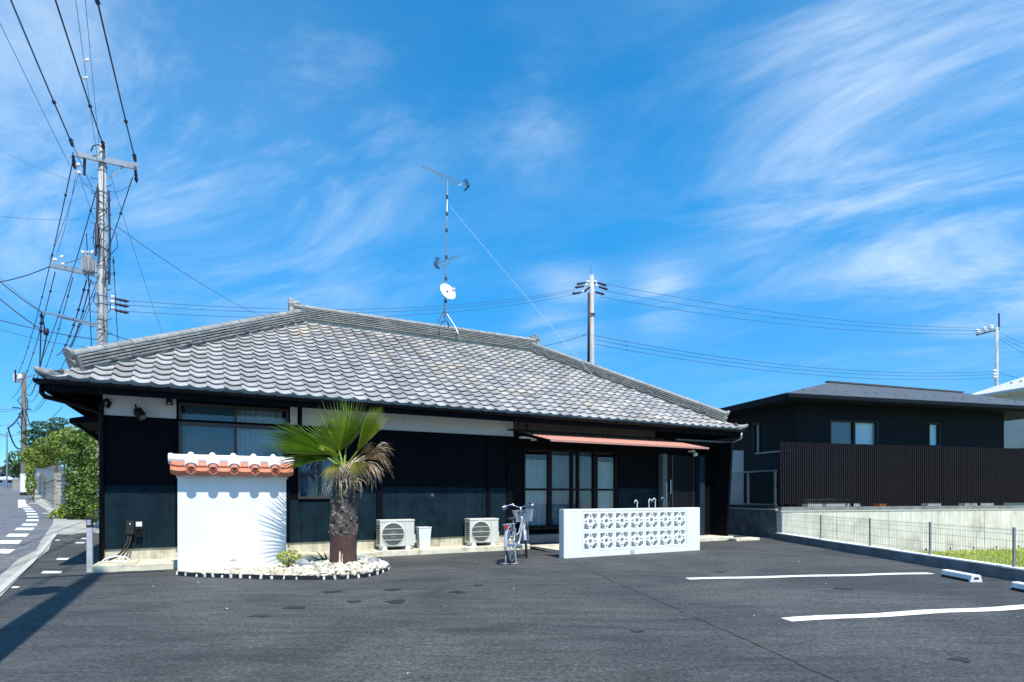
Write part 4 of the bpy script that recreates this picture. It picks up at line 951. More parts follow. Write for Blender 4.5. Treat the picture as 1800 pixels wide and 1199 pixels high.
part('reflector', MB().lathe([(0, .0), (.034, .003), (.036, .018), (0, .020)], 12, Matrix.Translation((-.205, 0, .655)) @ Matrix.Rotation(-math.pi/2, 4, 'Y')), M_RED, bk); part('ring_lock', MB().tube(ringpts((.12, .055, .58), .06, 14), .013, 6, closed=True), M_PORC, bk)
bs_ = MB(); bx_, bw_, bz_ = .955, .165, .70
def brect(z, g_): return [(bx_+.0-g_*.1, -bw_*(.8+.2*g_), z), (bx_+.20+.06*g_, -bw_*(.8+.2*g_), z), (bx_+.20+.06*g_, bw_*(.8+.2*g_), z), (bx_-g_*.1, bw_*(.8+.2*g_), z)]
for i in range(8): gq = i/7; bs_.tube(brect(bz_+.22*gq, gq), .005 if i in (0, 7) else .0026, 5, closed=True)
for k in range(11):
    for e in range(4):
        a0, a1 = Vector(brect(bz_, 0)[e]), Vector(brect(bz_, 0)[(e+1) % 4]); c0, c1 = Vector(brect(bz_+.22, 1)[e]), Vector(brect(bz_+.22, 1)[(e+1) % 4]); t = k/11; bs_.tube([a0.lerp(a1, t), c0.lerp(c1, t)], .0026, 4, caps=False)
for k in range(7): y = -bw_*.75+k*bw_*.25; bs_.tube([(bx_, y, bz_), (bx_+.2, y, bz_)], .0026, 4, caps=False)
part('basket', bs_, M_STEEL, bk); part('basket_stay', MB().tube([(1.06, .07, .70), (WB, .06, RR)], .005, 5).tube([(1.06, -.07, .70), (WB, -.06, RR)], .005, 5), M_STEEL, bk)
part('chain_case', MB().tube([(.02, -.055, RR), (.46, -.055, .27)], .045, 8), M_STEEL, bk)
pd = MB().tube([(.46, -.07, .27), (.46, .07, .27)], .014, 8).tube([(.46, -.075, .27), (.40, -.085, .12)], .009, 6).tube([(.46, .075, .27), (.52, .085, .42)], .009, 6); part('crank', pd, M_CHROME, bk)
for s_, p in ((-1, (.40, -.13, .12)), (1, (.52, .13, .42))): part('pedal', MB().box(p[0]-.035, p[0]+.035, p[1]-.04, p[1]+.04, p[2]-.012, p[2]+.012), M_RUB, bk, bevel=.004)
sn = MB()
for s_ in (-1, 1): sn.tube([(0, s_*.07, RR-.02), (-.07, s_*.10, .03), (-.09, s_*.13, .012)], .009, 6)
sn.tube([(-.09, -.13, .012), (-.09, .13, .012)], .009, 6); part('stand', sn, M_STEEL, bk)
part('head_lamp', MB().lathe([(0, -.05), (.022, -.045), (.034, .02), (.036, .03), (0, .034)], 12, Matrix.Translation((WB+.02, .07, .56)) @ Matrix.Rotation(math.pi/2, 4, 'Y')), M_STEEL, bk, smooth=True)
# two umbrella handles hooked behind the pierced wall
st = thing('umbrella_stand', 'white curved umbrella handles showing above the pierced block wall', 'umbrella stand', HP(10.5, -.9, .075), TH)
for i, (dx, dy, s_) in enumerate(((0, 0, 1), (.42, .1, -1), (.56, .05, 1), (.86, .1, 1))):
    part('handle', MB().tube([(dx, dy, .1), (dx, dy, .93+.02*i), (dx+.01*s_, dy, .98+.02*i), (dx-.03*s_, dy, 1.02+.02*i), (dx-.07*s_, dy, .99+.02*i), (dx-.075*s_, dy, .95+.02*i)], .011, 8), M_PORC if i < 3 else M_GALV, st, smooth=True)
part('rack', MB().box(-.1, .98, -.02, .22, 0, .12).box(-.1, .98, -.015, -.005, .45, .47).box(-.1, .98, .205, .215, .45, .47).box(-.1, -.08, -.01, .21, .12, .45).box(.96, .98, -.01, .21, .12, .45), M_DARK, st)

# ------------------------------------------------------------------ roof antenna
am = pt(783, 590, 16.02)
an_t = thing('roof_antenna', 'tall roof mast with two yagi aerials and a white dish', 'antenna', Vector((am.x, am.y, 5.6)))
def AL_(p): return Vector(p)-Vector((am.x, am.y, 5.6))
mtop = pt(787, 318, 16.02)
part('mast', MB().tube([AL_(pt(781, 560, 16.02)), AL_(pt(783, 470, 16.02)), AL_(pt(785, 400, 16.02)), AL_(mtop)], [.022, .022, .018, .014], 8), M_GALV, an_t, smooth=True)
for y in (346, 376, 405, 452, 490, 530): part('mast_clamp', MB().box(-.03, .03, -.03, .03, -.04, .04, Matrix.Translation(AL_(pt(783.5+(530-y)*.012, y, 16.02)))), M_WIRE, an_t)
lg = MB()
for s1 in (-1, 1):
    for s2 in (-1, 1):
        f = HP(7.976+s1*.26, HD+s2*.32, 5.62); lg.tube([AL_(pt(781, 545, 16.02)), AL_(f.lerp(pt(781, 545, 16.02), .35)+U*s1*.04), AL_(f)], .010, 6)
    lg.tube([AL_(HP(7.976+s1*.26, HD-.32, 5.63)), AL_(HP(7.976+s1*.26, HD+.32, 5.63))], .012, 6)
for s2 in (-1, 1): lg.tube([AL_(HP(7.72, HD+s2*.32, 5.64)), AL_(HP(8.24, HD+s2*.32, 5.64))], .012, 6)
part('roof_stand', lg, M_GALV, an_t); part('cable_coil', MB().tube([tuple(AL_(pt(782+7*math.cos(a), 572+8*math.sin(a), 15.95))) for a in np.linspace(0, 12, 26)], .012, 5), M_WIRE, an_t)
def yagi(p0, p1, n, el, refl):
    p0, p1 = AL_(p0), AL_(p1); d = (p1-p0).normalized(); sd_ = d.cross(Vector((0, 0, 1))).normalized(); b = MB().tube([p0, p1], .011, 6)
    for k in range(n): q = p0.lerp(p1, (k+.5)/n); b.tube([q-sd_*el/2, q+sd_*el/2], .0035, 4)
    yg = part('yagi_boom', b, M_GALV, an_t)
    r = MB()
    for s_ in (-1, 1):
        for k in range(5): q = p1+d*(.03+.01*k*0)+Vector((0, 0, s_*(.05+.05*k)))-d*(.03*k)*0; q = p1+d*.02-d*(-.02*k)+Vector((0, 0, s_*.05*k)); q = p1+d*(.06-.025*k)+Vector((0, 0, s_*.032*(k+.5))); r.tube([q-sd_*.09, q+sd_*.09], .008, 5)
        r.tube([p1+d*.06, p1+d*(.06-.10)+Vector((0, 0, s_*.165))], .012, 5)
    part('reflector', r, M_WIRE, yg); b2 = MB().tube([p0.lerp(p1, .35), p0.lerp(p1, .45)-Vector((0, 0, .12)), p0.lerp(p1, .80)-Vector((0, 0, .12)), p0.lerp(p1, .9)], .009, 6); part('boom_brace', b2, M_GALV, yg)
yagi(pt(742, 292, 15.45), pt(820, 326, 16.5), 14, .16, 1); yagi(pt(808, 449, 15.7), pt(768, 463, 16.4), 9, .18, 1)
dn = Vector((.62, -.70, .36)).normalized(); Md = Matrix.Translation(AL_(pt(787, 513, 15.9))) @ dn.to_track_quat('Z', 'Y').to_matrix().to_4x4()
ds = part('dish', MB().lathe([(0, -.055), (.08, -.050), (.16, -.032), (.225, -.004), (.252, .012), (.252, .018), (.225, .004), (.16, -.024), (.08, -.042), (0, -.047)], 28, Md), M_PORC, an_t, smooth=True)
part('feed_arm', MB().tube([Md @ Vector((0, -.24, 0)), Md @ Vector((.02, -.10, .20))], .008, 6).tube([Md @ Vector((.2, -.12, .01)), Md @ Vector((.02, -.10, .20))], .005, 5), M_GALV, ds); part('feed_horn', MB().lathe([(0, 0), (.035, .01), (.04, .06), (.03, .10), (0, .11)], 12, Md @ Matrix.Translation((.02, -.09, .18))), M_PORC, ds, smooth=True)
part('dish_mount', MB().tube([AL_(pt(787, 513, 15.95)), AL_(pt(782, 513, 16.02))], .03, 8), M_WIRE, an_t)
part('guy_wire', MB().tube([AL_(pt(790, 362, 16.02)), AL_(pt(1042, 660, 16.55))], .0035, 5), M_PORC, an_t)

# ------------------------------------------------------------------ marker post beside the house
mp_ = thing('marker_post', 'pale grey square post beside the left corner of the house', 'post', gpt(158, 1005.5), TH)
part('post_shaft', MB().box(-.038, .038, -.038, .038, -.02, .70), M_POST, mp_, bevel=.004); part('post_top', MB().box(-.041, .041, -.041, .041, .70, .86), M_DARK, mp_, bevel=.004)
part('post_label', MB().box(-.03, .02, -.045, -.042, .74, .82), mat('worn_label', (.30, .33, .37), .7, .5, 30, rand=0), mp_)

# ------------------------------------------------------------------ right: kerb wall, wire fence, wheel stops
kw = thing('kerb_wall', 'low concrete kerb wall along the right side of the parking lot', 'kerb', (7.12, 4, 0))
km = MB().box(0, .14, .004, .596, -.62, .160).mesh('kerb_stone', mat('shaded_kerb', (.15, .165, .18), .85, .25, 5, .3, 40, rand=.12), bevel=.006)  # stone coloured dark to carry the shade on its side
kt = MB().box(-.012, .15, .003, .597, .160, .182).mesh('kerb_lit_top', M_WHITE2, bevel=.005)  # added white slab carries the sunlit top of the kerb
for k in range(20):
    ks = link('kerb_stone', km, kw, (random.uniform(-.003, .003), -.4+k*.6, random.uniform(-.003, .003))); link('kerb_lit_top', kt, ks)
lw = grid_sheet('lawn', [[(x, y) for x in (7.26, 9, 12, 16, 22, 40)] for y in (-6, 2, 6, 9, 12, 15, 19, 30)], M_SOIL, -.48, lambda x, y: 0)
GV = []; GF = []
for k in range(30000):
    y = random.uniform(7.0, 19.5); x = 7.30+random.random()**1.4*11
    if x > .98*y+1.2: continue
    a = random.uniform(0, 6.28); h_ = random.uniform(.04, .11); w_ = random.uniform(.006, .014); lx, ly = random.uniform(-.04, .04), random.uniform(-.04, .04); i = len(GV)
    GV += [(x-w_*math.cos(a), y-w_*math.sin(a), -.49), (x+w_*math.cos(a), y+w_*math.sin(a), -.49), (x+lx, y+ly, -.48+h_)]; GF.append((i, i+1, i+2))
me = bpy.data.meshes.new('grass'); me.from_pydata(GV, [], GF); me.materials.append(M_GRASS); tag(link('grass', me), 'short bright green lawn grass behind the wire fence', 'grass', kind='stuff')
wf = thing('wire_fence', 'low green grey wire mesh fence standing on the kerb wall', 'fence', (7.19, 4, .182))
posts_y = [15.4, 13.45, 11.6, 9.93, 8.27, 6.6, 5.0]
pm = MB().box(-.015, .015, -.015, .015, 0, .565).mesh('fence_post', mat('fence_steel', (.26, .29, .29), .45, .1, metal=.4), bevel=.004)
for y in posts_y: link('fence_post', pm, wf, (0, y-4, 0))
M_MESH = mat('fence_wire', (.20, .24, .22), .5, .1, metal=.3)
for a, e in zip(posts_y[:-1], posts_y[1:]):
    b = MB(); n = int((a-e)/.052)
    for k in range(1, n): y = e+(a-e)*k/n-4; b.tube([(-.022, y, .03), (-.022, y, .47), (.010, y, .50), (-.022, y, .53), (-.022, y, .555)], .0022, 4, caps=False)
    for z in (.07, .22, .37, .47, .53): b.tube([(-.026, e-4, z), (-.026, a-4, z)], .0024, 4, caps=False)
    o = part('mesh_panel', b, M_MESH, wf); o['kind'] = 'stuff'
def wheel_stop(label, c):
    t = thing('wheel_stop', label, 'wheel stop', c, R(-2.5), 'white wheel stops by the kerb'); pr = [(-.085, 0), (.085, 0), (.06, .095), (.045, .105), (-.045, .105), (-.06, .095)]
    b = MB(); b.prism(pr, -.30, .30); part('stop_body', b, M_PAINT, t, bevel=.008)
    part('stop_side_shade', MB().box(-.09, -.062, -.27, .27, .0, .035), M_DARK, t)  # dark strip painting the shade along the left foot
    part('reflector', MB().box(-.03, .03, -.305, -.301, .045, .07), M_DARK, t); lt = MB()
    for r_ in range(3):
        y = -.22
        while y < .22: l = random.uniform(.012, .03); lt.box(-.03+r_*.024, -.018+r_*.024, y, y+l, .1052, .1062); y += l+random.uniform(.008, .03)
    part('faded_print', lt, mat('faded_ink', (.50, .47, .44), .8, .2), t)
    for y in (-.25, .25): part('bolt_hole', MB().box(.02, .04, y-.015, y+.015, .1052, .1062), M_DARK, t)
wheel_stop('white wheel stop nearer the house, wholly in view', (6.44, 8.29, 0)); wheel_stop('white wheel stop cut by the right edge of the picture', (6.44, 7.09, 0))

# ------------------------------------------------------------------ right: black neighbour house on its retaining wall
PN = R(15); N0 = Vector((7.33, 15.7, 0))
rw = thing('retaining_wall', 'pale concrete retaining wall under the black house next door', 'retaining wall', N0, PN)
for k in range(7):
    a = k*1.83; part('wall_section', MB().box(a+.006, a+1.824, 0, .2, -.65, .74), M_RET, rw, bevel=.005)
part('wall_side', MB().box(0.003, .2, .205, 4.2, -.65, .78), mat('shaded_side_concrete', (.10, .115, .12), .85, .4, 2, .3, 30, col2=(.17, .18, .17), c2s=3, streak=.35), rw)  # shade of the side face is put into a darker concrete colour
part('wall_coping', MB().box(-.03, .23, .2, 4.2, .782, .815), M_KERB, rw); part('wall_coping', MB().box(-.03, 12.85, -.015, .215, .742, .772), M_KERB, rw)
part('fence_footing', MB().box(.05, 12.8, .06, .30, .773, .87), mat('footing_concrete', (.20, .205, .19), .85, .25, 3, .2, 30, streak=.3), rw); part('terrace', MB().box(.2, 12.8, .3, 9, .2, .775), M_CONC, rw)
wh = MB().lathe([(0, .004), (.032, .004), (.034, .001)], 12, Matrix.Rotation(math.pi/2, 4, 'X')).mesh('weep_hole', M_DARK)
for k in range(7): link('weep_hole', wh, rw, (3.2+k*.92, -.002, -.40))
sf = thing('slat_fence', 'tall dark brown vertical slat fence on the retaining wall', 'fence', N0+Vector((0, 0, .87)), PN)
slm = MB().box(-.020, .020, 0, .028, .085, 1.79).mesh('slat', M_SLAT)
for k in range(168): link('slat', slm, sf, (.10+k*.0735, .135, random.uniform(-.002, .002)))
part('fence_rail', MB().box(.08, 12.6, .164, .20, .14, .18).box(.08, 12.6, .164, .20, 1.60, 1.64).box(.08, 12.6, .164, .20, .85, .89), M_SLAT, sf)
for x in (.2, 2.6, 5.0, 7.4, 9.8, 12.2): part('fence_post', MB().box(x-.03, x+.03, .2, .26, 0, 1.7), M_SLAT, sf)
# things standing behind the slats
def nb(p): return N0+Vector((p[0]*math.cos(PN)-p[1]*math.sin(PN), p[0]*math.sin(PN)+p[1]*math.cos(PN), p[2]))
def planter(label, x, l, w_, h_, m, name='planter'):
    t = thing(name, label, 'planter box', nb((x, .42, .775)), PN, 'boxes behind the slat fence'); b = MB().box(0, l, 0, w_, 0, h_-.02); part('box_body', b, m, t, bevel=.006); part('box_rim', MB().box(-.012, l+.012, -.012, w_+.012, h_-.02, h_), m, t, bevel=.004)
planter('long white box behind the slats near the fence corner', 1.25, .50, .22, .30, M_WHITE2); planter('longest white box behind the slats, second from the corner', 1.86, .85, .22, .32, M_WHITE2); planter('short white box right of the longest box behind the slats', 2.80, .28, .2, .27, M_WHITE2)
planter('small orange box behind the slats at mid fence', 3.78, .26, .2, .20, M_ORANGE); planter('low white box right of the orange one behind the slats', 5.6, .55, .2, .19, M_WHITE2); planter('white box behind the slats at the far right', 7.1, 1.2, .2, .20, M_WHITE2)
# glass railing on the side terrace
gr_ = thing('glass_railing', 'steel and glass railing on the side terrace next door', 'railing', nb((.08, .25, .815)), PN)
for y in (.1, 1.25, 2.45, 3.3): part('rail_post', MB().box(-.022, .022, y-.022, y+.022, 0, 1.05), M_GALV, gr_, bevel=.003)
part('top_rail', MB().box(-.028, .028, .05, 3.6, 1.05, 1.085), M_GALV, gr_, bevel=.004); part('bottom_rail', MB().box(-.02, .02, .05, 3.6, .10, .135), M_GALV, gr_)
for a, e in ((.13, 1.22), (1.28, 2.42), (2.48, 3.27)): part('glass_panel', MB().add([(0, a, .14), (0, e, .14), (0, e, 1.045), (0, a, 1.045)], [(0,1,2,3)]), M_GLASS, gr_)
part('base_band', MB().box(-.06, .06, .05, 3.7, -.0, .09), M_DARK, gr_)
sdp = thing('side_screen', 'dark solid screen with pale top rail behind the glass railing', 'screen', nb((.55, .3, .775)), PN)
part('screen_panel', MB().box(-.02, .02, 0, 1.45, .05, 1.66), mat('screen_teal', (.010, .020, .026), .6, .15, spec=.1), sdp); part('screen_rail', MB().box(-.03, .03, 0, 1.45, 1.66, 1.70), M_GALV, sdp)
tk = thing('storage_tank', 'tall grey steel cabinet behind the glass railing next door', 'cabinet', nb((.50, 3.3, .775)), PN)
part('cabinet_body', MB().box(.0, .78, 0, .72, .05, 1.90), M_TANK, tk, bevel=.012); part('cabinet_plinth', MB().box(.03, .75, .03, .69, 0, .05), M_DARK, tk); part('cabinet_seam', MB().box(-.003, .001, .1, .11, .1, 1.85), M_DARK, tk); part('cabinet_vent', MB().box(-.004, .001, .52, .60, 1.72, 1.76), M_DARK, tk)
stl = thing('white_stool', 'small white folding stool on the terrace edge next door', 'stool', nb((.05, 2.75, .82)), PN)
part('stool_seat', MB().box(-.1, .1, -.16, .16, .16, .185), M_PORC, stl, bevel=.005)
for y in (-.13, .13): part('stool_leg', MB().bar((-.1, y, 0), (.06, y*.7, .17), .02), M_PORC, stl); part('stool_leg', MB().bar((.1, y, 0), (-.06, y*.7, .17), .02), M_PORC, stl)
nh = thing('black_house', 'black single storey house with low grey roof behind the slat fence', 'house', N0, PN)
NU0, NU1, NV0, NV1 = 2.0, 10.57, 1.70, 7.4; NZ = 4.2
b = MB()
wn = [(3.22, 5.12, 2.78, 3.57), (7.20, 7.72, 2.82, 3.60)]
xs_ = [NU0, 3.22, 5.12, 7.20, 7.72, NU1]
for i in range(5):
    a, e = xs_[i], xs_[i+1]; hole = [w_ for w_ in wn if abs(w_[0]-a) < .01]
    if hole: b.box(a, e, NV0, NV0+.15, .7, hole[0][2]); b.box(a, e, NV0, NV0+.15, hole[0][3], 4.15)
    else: b.box(a, e, NV0, NV0+.15, .7, 4.15)
b.box(NU0, NU0+.15, NV0+.15, 3.4, .7, 4.15).box(NU0, NU0+.15, 3.4, 3.75, .7, 2.6).box(NU0, NU0+.15, 3.4, 3.75, 3.65, 4.15).box(NU0, NU0+.15, 3.75, NV1, .7, 4.15).box(NU1-.15, NU1, NV0+.15, NV1, .7, 4.15).box(NU0+.15, NU1-.15, NV1-.15, NV1, .7, 4.15)
part('wall', b, M_NWALL, nh)
sl_ = MB().box(0, 1, 0, .010, 0, .150).mesh('siding_board', M_NWALL)
for r_ in range(13):
    z = 2.2+r_*.155
    for i in range(5):
        a, e = xs_[i], xs_[i+1]
        if any(abs(w_[0]-a) < .01 and w_[2]-.16 < z < w_[3]+.02 for w_ in wn): continue
        link('siding_board', sl_, nh, (a+.002, NV0-.011, z), (R(-1.2), 0, 0), (e-a-.004, 1, 1))
part('corner_trim', MB().box(NU0-.02, NU0+.06, NV0-.03, NV0+.06, .7, 4.15), M_NWALL, nh); part('inner_wall', MB().box(NU0+.3, NU1-.3, 3.2, 3.25, .8, 4.1), M_ROOM, nh); part('ceiling', MB().box(NU0+.16, NU1-.16, NV0+.16, 3.19, 3.9, 3.94), M_ROOM, nh)
for (u0, u1, z0, z1), cu_ in zip(wn, (2, 1)):
    f = MB().box(u0, u1, NV0-.02, NV0+.1, z1-.05, z1).box(u0, u1, NV0-.03, NV0+.1, z0, z0+.04).box(u0, u0+.05, NV0-.02, NV0+.1, z0+.04, z1-.05).box(u1-.05, u1, NV0-.02, NV0+.1, z0+.04, z1-.05)
    if cu_ == 2: f.box((u0+u1)/2-.04, (u0+u1)/2+.04, NV0-.015, NV0+.09, z0+.04, z1-.05)
    wi = part('window', f, M_DARK, nh, bevel=.004); part('pane', MB().add([(u0+.05, NV0+.04, z0+.04), (u1-.05, NV0+.04, z0+.04), (u1-.05, NV0+.04, z1-.05), (u0+.05, NV0+.04, z1-.05)], [(0,1,2,3)]), M_GLASS, wi)
    if cu_ == 2: curtain(u0+.05, (u0+u1)/2, z0+.03, z1-.03, NV0+.14, M_CURT2, wi); curtain((u0+u1)/2, u1-.05, z0+.03, z1-.03, NV0+.16, M_CURT3, wi, .012, .2)
    else: part('blind', MB().box(u0+.05, u1-.05, NV0+.12, NV0+.13, z0+.03, z1-.03), M_CURT3, wi)
f = MB().box(NU0-.02, NU0+.1, 3.4, 3.75, 3.59, 3.65).box(NU0-.03, NU0+.1, 3.4, 3.75, 2.6, 2.65).box(NU0-.02, NU0+.1, 3.4, 3.45, 2.65, 3.59).box(NU0-.02, NU0+.1, 3.70, 3.75, 2.65, 3.59)
wi = part('window', f, M_DARK, nh); part('pane', MB().add([(NU0+.04, 3.45, 2.65), (NU0+.04, 3.70, 2.65), (NU0+.04, 3.70, 3.59), (NU0+.04, 3.45, 3.59)], [(0,1,2,3)]), M_GLASS, wi)
E0, E1, EV0, EV1 = 1.0, 12.6, .975, 8.0; RZ = 5.40
rv = [(E0, EV0, NZ), (E1, EV0, NZ), (E1, EV1, NZ), (E0, EV1, NZ), (5.9, 4.5, RZ), (12.9, 4.9, RZ)]
rv += [(x, y, z-.14) for x, y, z in rv[:4]]
rf = part('roof', MB().add(rv, [(0,1,5,4), (2,3,4,5), (3,0,4), (1,2,5), (6,9,8,7), (0,6,7,1), (1,7,8,2), (2,8,9,3), (3,9,6,0)]), M_NROOF, nh)
part('fascia', MB().box(E0-.02, E1, EV0-.025, EV0-.002, NZ-.2, NZ-.02).box(E0-.025, E0-.002, EV0, EV1, NZ-.2, NZ-.02), M_NWALL, nh); part('gutter', MB().box(E0-.02, E1, EV0-.12, EV0-.03, NZ-.16, NZ-.07), M_NWALL, nh, bevel=.02)
part('soffit', MB().box(E0+.01, E1-.01, EV0+.01, EV1-.01, NZ-.205, NZ-.145), M_NWALL, nh); part('ridge_cap', MB().bar((5.75, 4.48, RZ+.02), (12.9, 4.9, RZ+.02), .16, .05), M_NROOF, rf)
sgm = MB().box(-.05, .05, -.01, .01, 0, .05).box(-.05, .05, -.05, -.01, 0, .008).mesh('snow_guard', M_GALV)
for k in range(9):
    for dx in (0, .42): t_ = .30; link('snow_guard', sgm, rf, (2.35+k*1.22+dx, EV0+.85, NZ+(RZ-NZ)*.85/3.55+.005), (R(18), 0, 0))
# pale house further right
ph = thing('pale_house', 'pale grey house with light slate roof at the right edge', 'house', nb((0, 0, 0)), PN)
cx0, cy0 = 17.0, 8.15; b = MB()
def PL(u, v, z): return (u, v, z)
q1 = Vector((21.8, 28.0, 0))-N0; pu, pv = q1.x*math.cos(PN)+q1.y*math.sin(PN), -q1.x*math.sin(PN)+q1.y*math.cos(PN); EZ = 5.93
rv = [(pu, pv, EZ), (pu, pv-10, EZ), (pu+8, pv-10, EZ), (pu+8, pv, EZ), (pu+4, pv-4, EZ+1.85), (pu+4, pv-6, EZ+1.85)]; rv += [(x, y, z-.16) for x, y, z in rv[:4]]
pr_ = part('roof', MB().add(rv, [(0,4,5,1), (1,5,2), (2,5,4,3), (3,4,0), (6,7,8,9), (0,1,7,6), (1,2,8,7), (2,3,9,8), (3,0,6,9)]), M_LROOF, ph); part('wall', MB().box(pu+.45, pu+7.5, pv-9.5, pv-.5, 0, EZ-.1), M_LWALL, ph)
part('gutter', MB().box(pu-.10, pu-.01, pv-10, pv, EZ-.16, EZ-.06), M_TANK, ph); part('band', MB().box(pu+.42, pu+.449, pv-9.5, pv-.5, 3.2, 3.28), M_DARK, ph)
for k in range(6):
    for dx in (0, .4): link('snow_guard', sgm, pr_, (pu+.9, pv-1.6-k*1.3-dx, EZ+.9*.4625+.01), (0, 0, R(-90)))
part('window_slot', MB().box(pu+.43, pu+.449, pv-8.0, pv-7.2, 3.9, 4.0), M_DARK, ph)

# ------------------------------------------------------------------ poles and wires
def shaft(t, H, r0, r1, base=-.3): return part('shaft', MB().lathe([(r0, base), (r0+(r1-r0)*.5, H*.5), (r1, H), (0, H+.01)], 16), M_POLE, t, smooth=True)
ins_me = MB().lathe([(0, -.06), (.03, -.06), (.03, -.02), (.055, -.01), (.055, .01), (.03, .02), (.05, .04), (.05, .055), (.022, .07), (0, .08)], 12).mesh('insulator', M_PORC, smooth=True)
strain_me = MB().lathe([(0, 0), (.03, .02), (.05, .08), (.03, .11), (.055, .17), (.035, .22), (.06, .30), (.02, .40), (0, .42)], 10).mesh('strain_insulator', M_WIRE, smooth=True)
def aim(me, nm, par, p, d, m=None):
    o = link(nm, me, par, p); o.rotation_euler = Vector(d).to_track_quat('Z', 'Y').to_euler(); return o
MP = Vector((-12.77, 18.0, 0)); MP.z = hgt(MP.x, MP.y)
mpole = thing('utility_pole', 'tall concrete utility pole with transformer rising behind the left roof', 'utility pole', MP)
HPm = pt(183, 255, 18).z-MP.z
shaft(mpole, HPm, .19, .10)
def ML(px, py, D=18.0): return pt(px, py, D)-MP
arm = part('crossarm', MB().bar(ML(127, 271, 17.45), ML(241, 296, 18.45), .09, .09).bar(ML(127, 264, 17.45)+Vector((0, .12, 0)), ML(241, 288, 18.45)+Vector((0, .12, 0)), .07, .08), M_GALV, mpole)
part('arm_brace', MB().bar(ML(222, 289, 18.3), ML(191, 315, 18), .035), M_GALV, mpole); part('arm_brace', MB().bar(ML(218, 286, 18.3)+Vector((0, .12, 0)), ML(193, 311, 18), .03), M_GALV, mpole)
ends = [(128, 258, 17.5), (183, 262, 18.0), (238, 284, 18.4)]
for px, py, D in ends:
    p = ML(px, py, D); aim(strain_me, 'strain_insulator', mpole, p, (.466, -.885, .12)); aim(strain_me, 'strain_insulator', mpole, p+Vector((0, 0, -.25)), (-.3, .6, -.7))
for px, py in ((137, 290), (138, 304), (96, 457), (97, 470), (108, 452), (110, 465)): aim(ins_me, 'insulator', mpole, ML(px, py, 17.6), (1, 0, .15))
part('drop_bracket', MB().bar(ML(149, 280, 17.7), ML(148, 308, 17.7), .05), M_WIRE, mpole)
part('crossarm', MB().bar(ML(88, 467, 17.2), ML(192, 489, 18.05), .10, .09).bar(ML(88, 462, 17.2)+Vector((0, .12, .0)), ML(190, 483, 18.05)+Vector((0, .12, 0)), .07), M_GALV, mpole)
part('arm_brace', MB().bar(ML(146, 480, 17.7), ML(178, 516, 18), .04), M_GALV, mpole)
tx = part('transformer', MB().lathe([(0, 0), (.155, 0), (.165, .03), (.165, .46), (.155, .50), (.10, .54), (0, .55)], 18, Matrix.Translation(ML(156, 481, 17.75))), mat('transformer_grey', (.20, .21, .22), .6, .15), mpole, smooth=True)
fb = MB()
for k in range(10): an = -math.pi*.9+k*.2*math.pi; Mx = Matrix.Translation(ML(156, 481, 17.75)) @ Matrix.Rotation(an, 4, 'Z'); fb.box(.16, .20, -.010, .010, .06, .42, Mx)
part('cooling_fin', fb, M_TANK, tx)
for dx in (-.14, 0, .14): aim(ins_me, 'insulator', mpole, ML(156, 447, 17.75)+Vector((dx, -.05, .02)), (dx*2, 0, 1))
part('light_arm', MB().bar(ML(74, 548, 17.0), ML(170, 570, 18), .05).bar(ML(100, 556, 17.3), ML(172, 575, 18), .035), M_GALV, mpole)
for y in (300, 338, 370, 404, 436, 468, 520, 534, 562, 580): z = ML(180, y).z; r = np.interp(z, [0, HPm], [.195, .106]); part('steel_band', MB().lathe([(r, -.025), (r+.010, -.025), (r+.010, .025), (r, .025)], 14), M_TANK, mpole, loc=(0, 0, z))
sb = MB()
for i, y in enumerate(range(315, 600, 13)): z = ML(180, y).z; s_ = 1 if i % 2 else -1; sb.tube([(s_*.1, 0, z), (s_*.30, -.05, z), (s_*.30, -.05, z+.05)], .010, 5)
part('step_bolts', sb, M_WIRE, mpole)
cc = MB(); rr = random.Random(4)
for k in range(16):     # loops of cable hugging the pole
    y0 = rr.uniform(330, 560); p = ML(180+rr.choice((-9, 9, 12)), y0, 17.8); l = rr.uniform(.3, 1.0); bx = rr.uniform(-.25, .3)
    cc.tube([p, p+Vector((bx, 0, -.25*l)), p+Vector((bx*1.2, 0, -.7*l)), p+Vector((bx*.1, 0, -l))], .012, 5)
cc.tube([ML(172, 330, 17.8), ML(170, 400, 17.8), ML(168, 450, 17.8)], .03, 6); cc.tube([ML(191, 335, 17.8), ML(193, 420, 17.8), ML(192, 500, 17.8)], .03, 6); cc.tube([ML(170, 395, 17.8), ML(172, 432, 17.7)], .06, 7)
cc.tube([ML(182, 262, 17.9), ML(174, 254, 17.8), ML(164, 256, 17.7), ML(160, 266, 17.7)], .02, 6)
part('cable_loops', cc, M_WIRE, mpole)
for py in (525, 534, 545): o = aim(strain_me, 'strain_insulator', mpole, ML(201+(py-525)*.0, py, 18), (1, .25, -.15)); aim(ins_me, 'insulator', mpole, ML(197, py-3, 18), (1, 0, 0))
# near pole of the same line: it stands left of the camera, its shadow crosses the lot
NP = Vector((-3.27, 2.97, 0)); npole = thing('utility_pole', 'concrete utility pole left of the view whose shadow crosses the asphalt', 'utility pole', NP)
shaft(npole, 11.9, .19, .12); part('crossarm', MB().bar((-.8, -.42, 11.5), (.8, .42, 11.5), .09), M_GALV, npole); part('transformer', MB().lathe([(0, 0), (.22, 0), (.22, .6), (0, .62)], 14, Matrix.Translation((-.32, -.16, 8.6))), M_LWALL, npole)
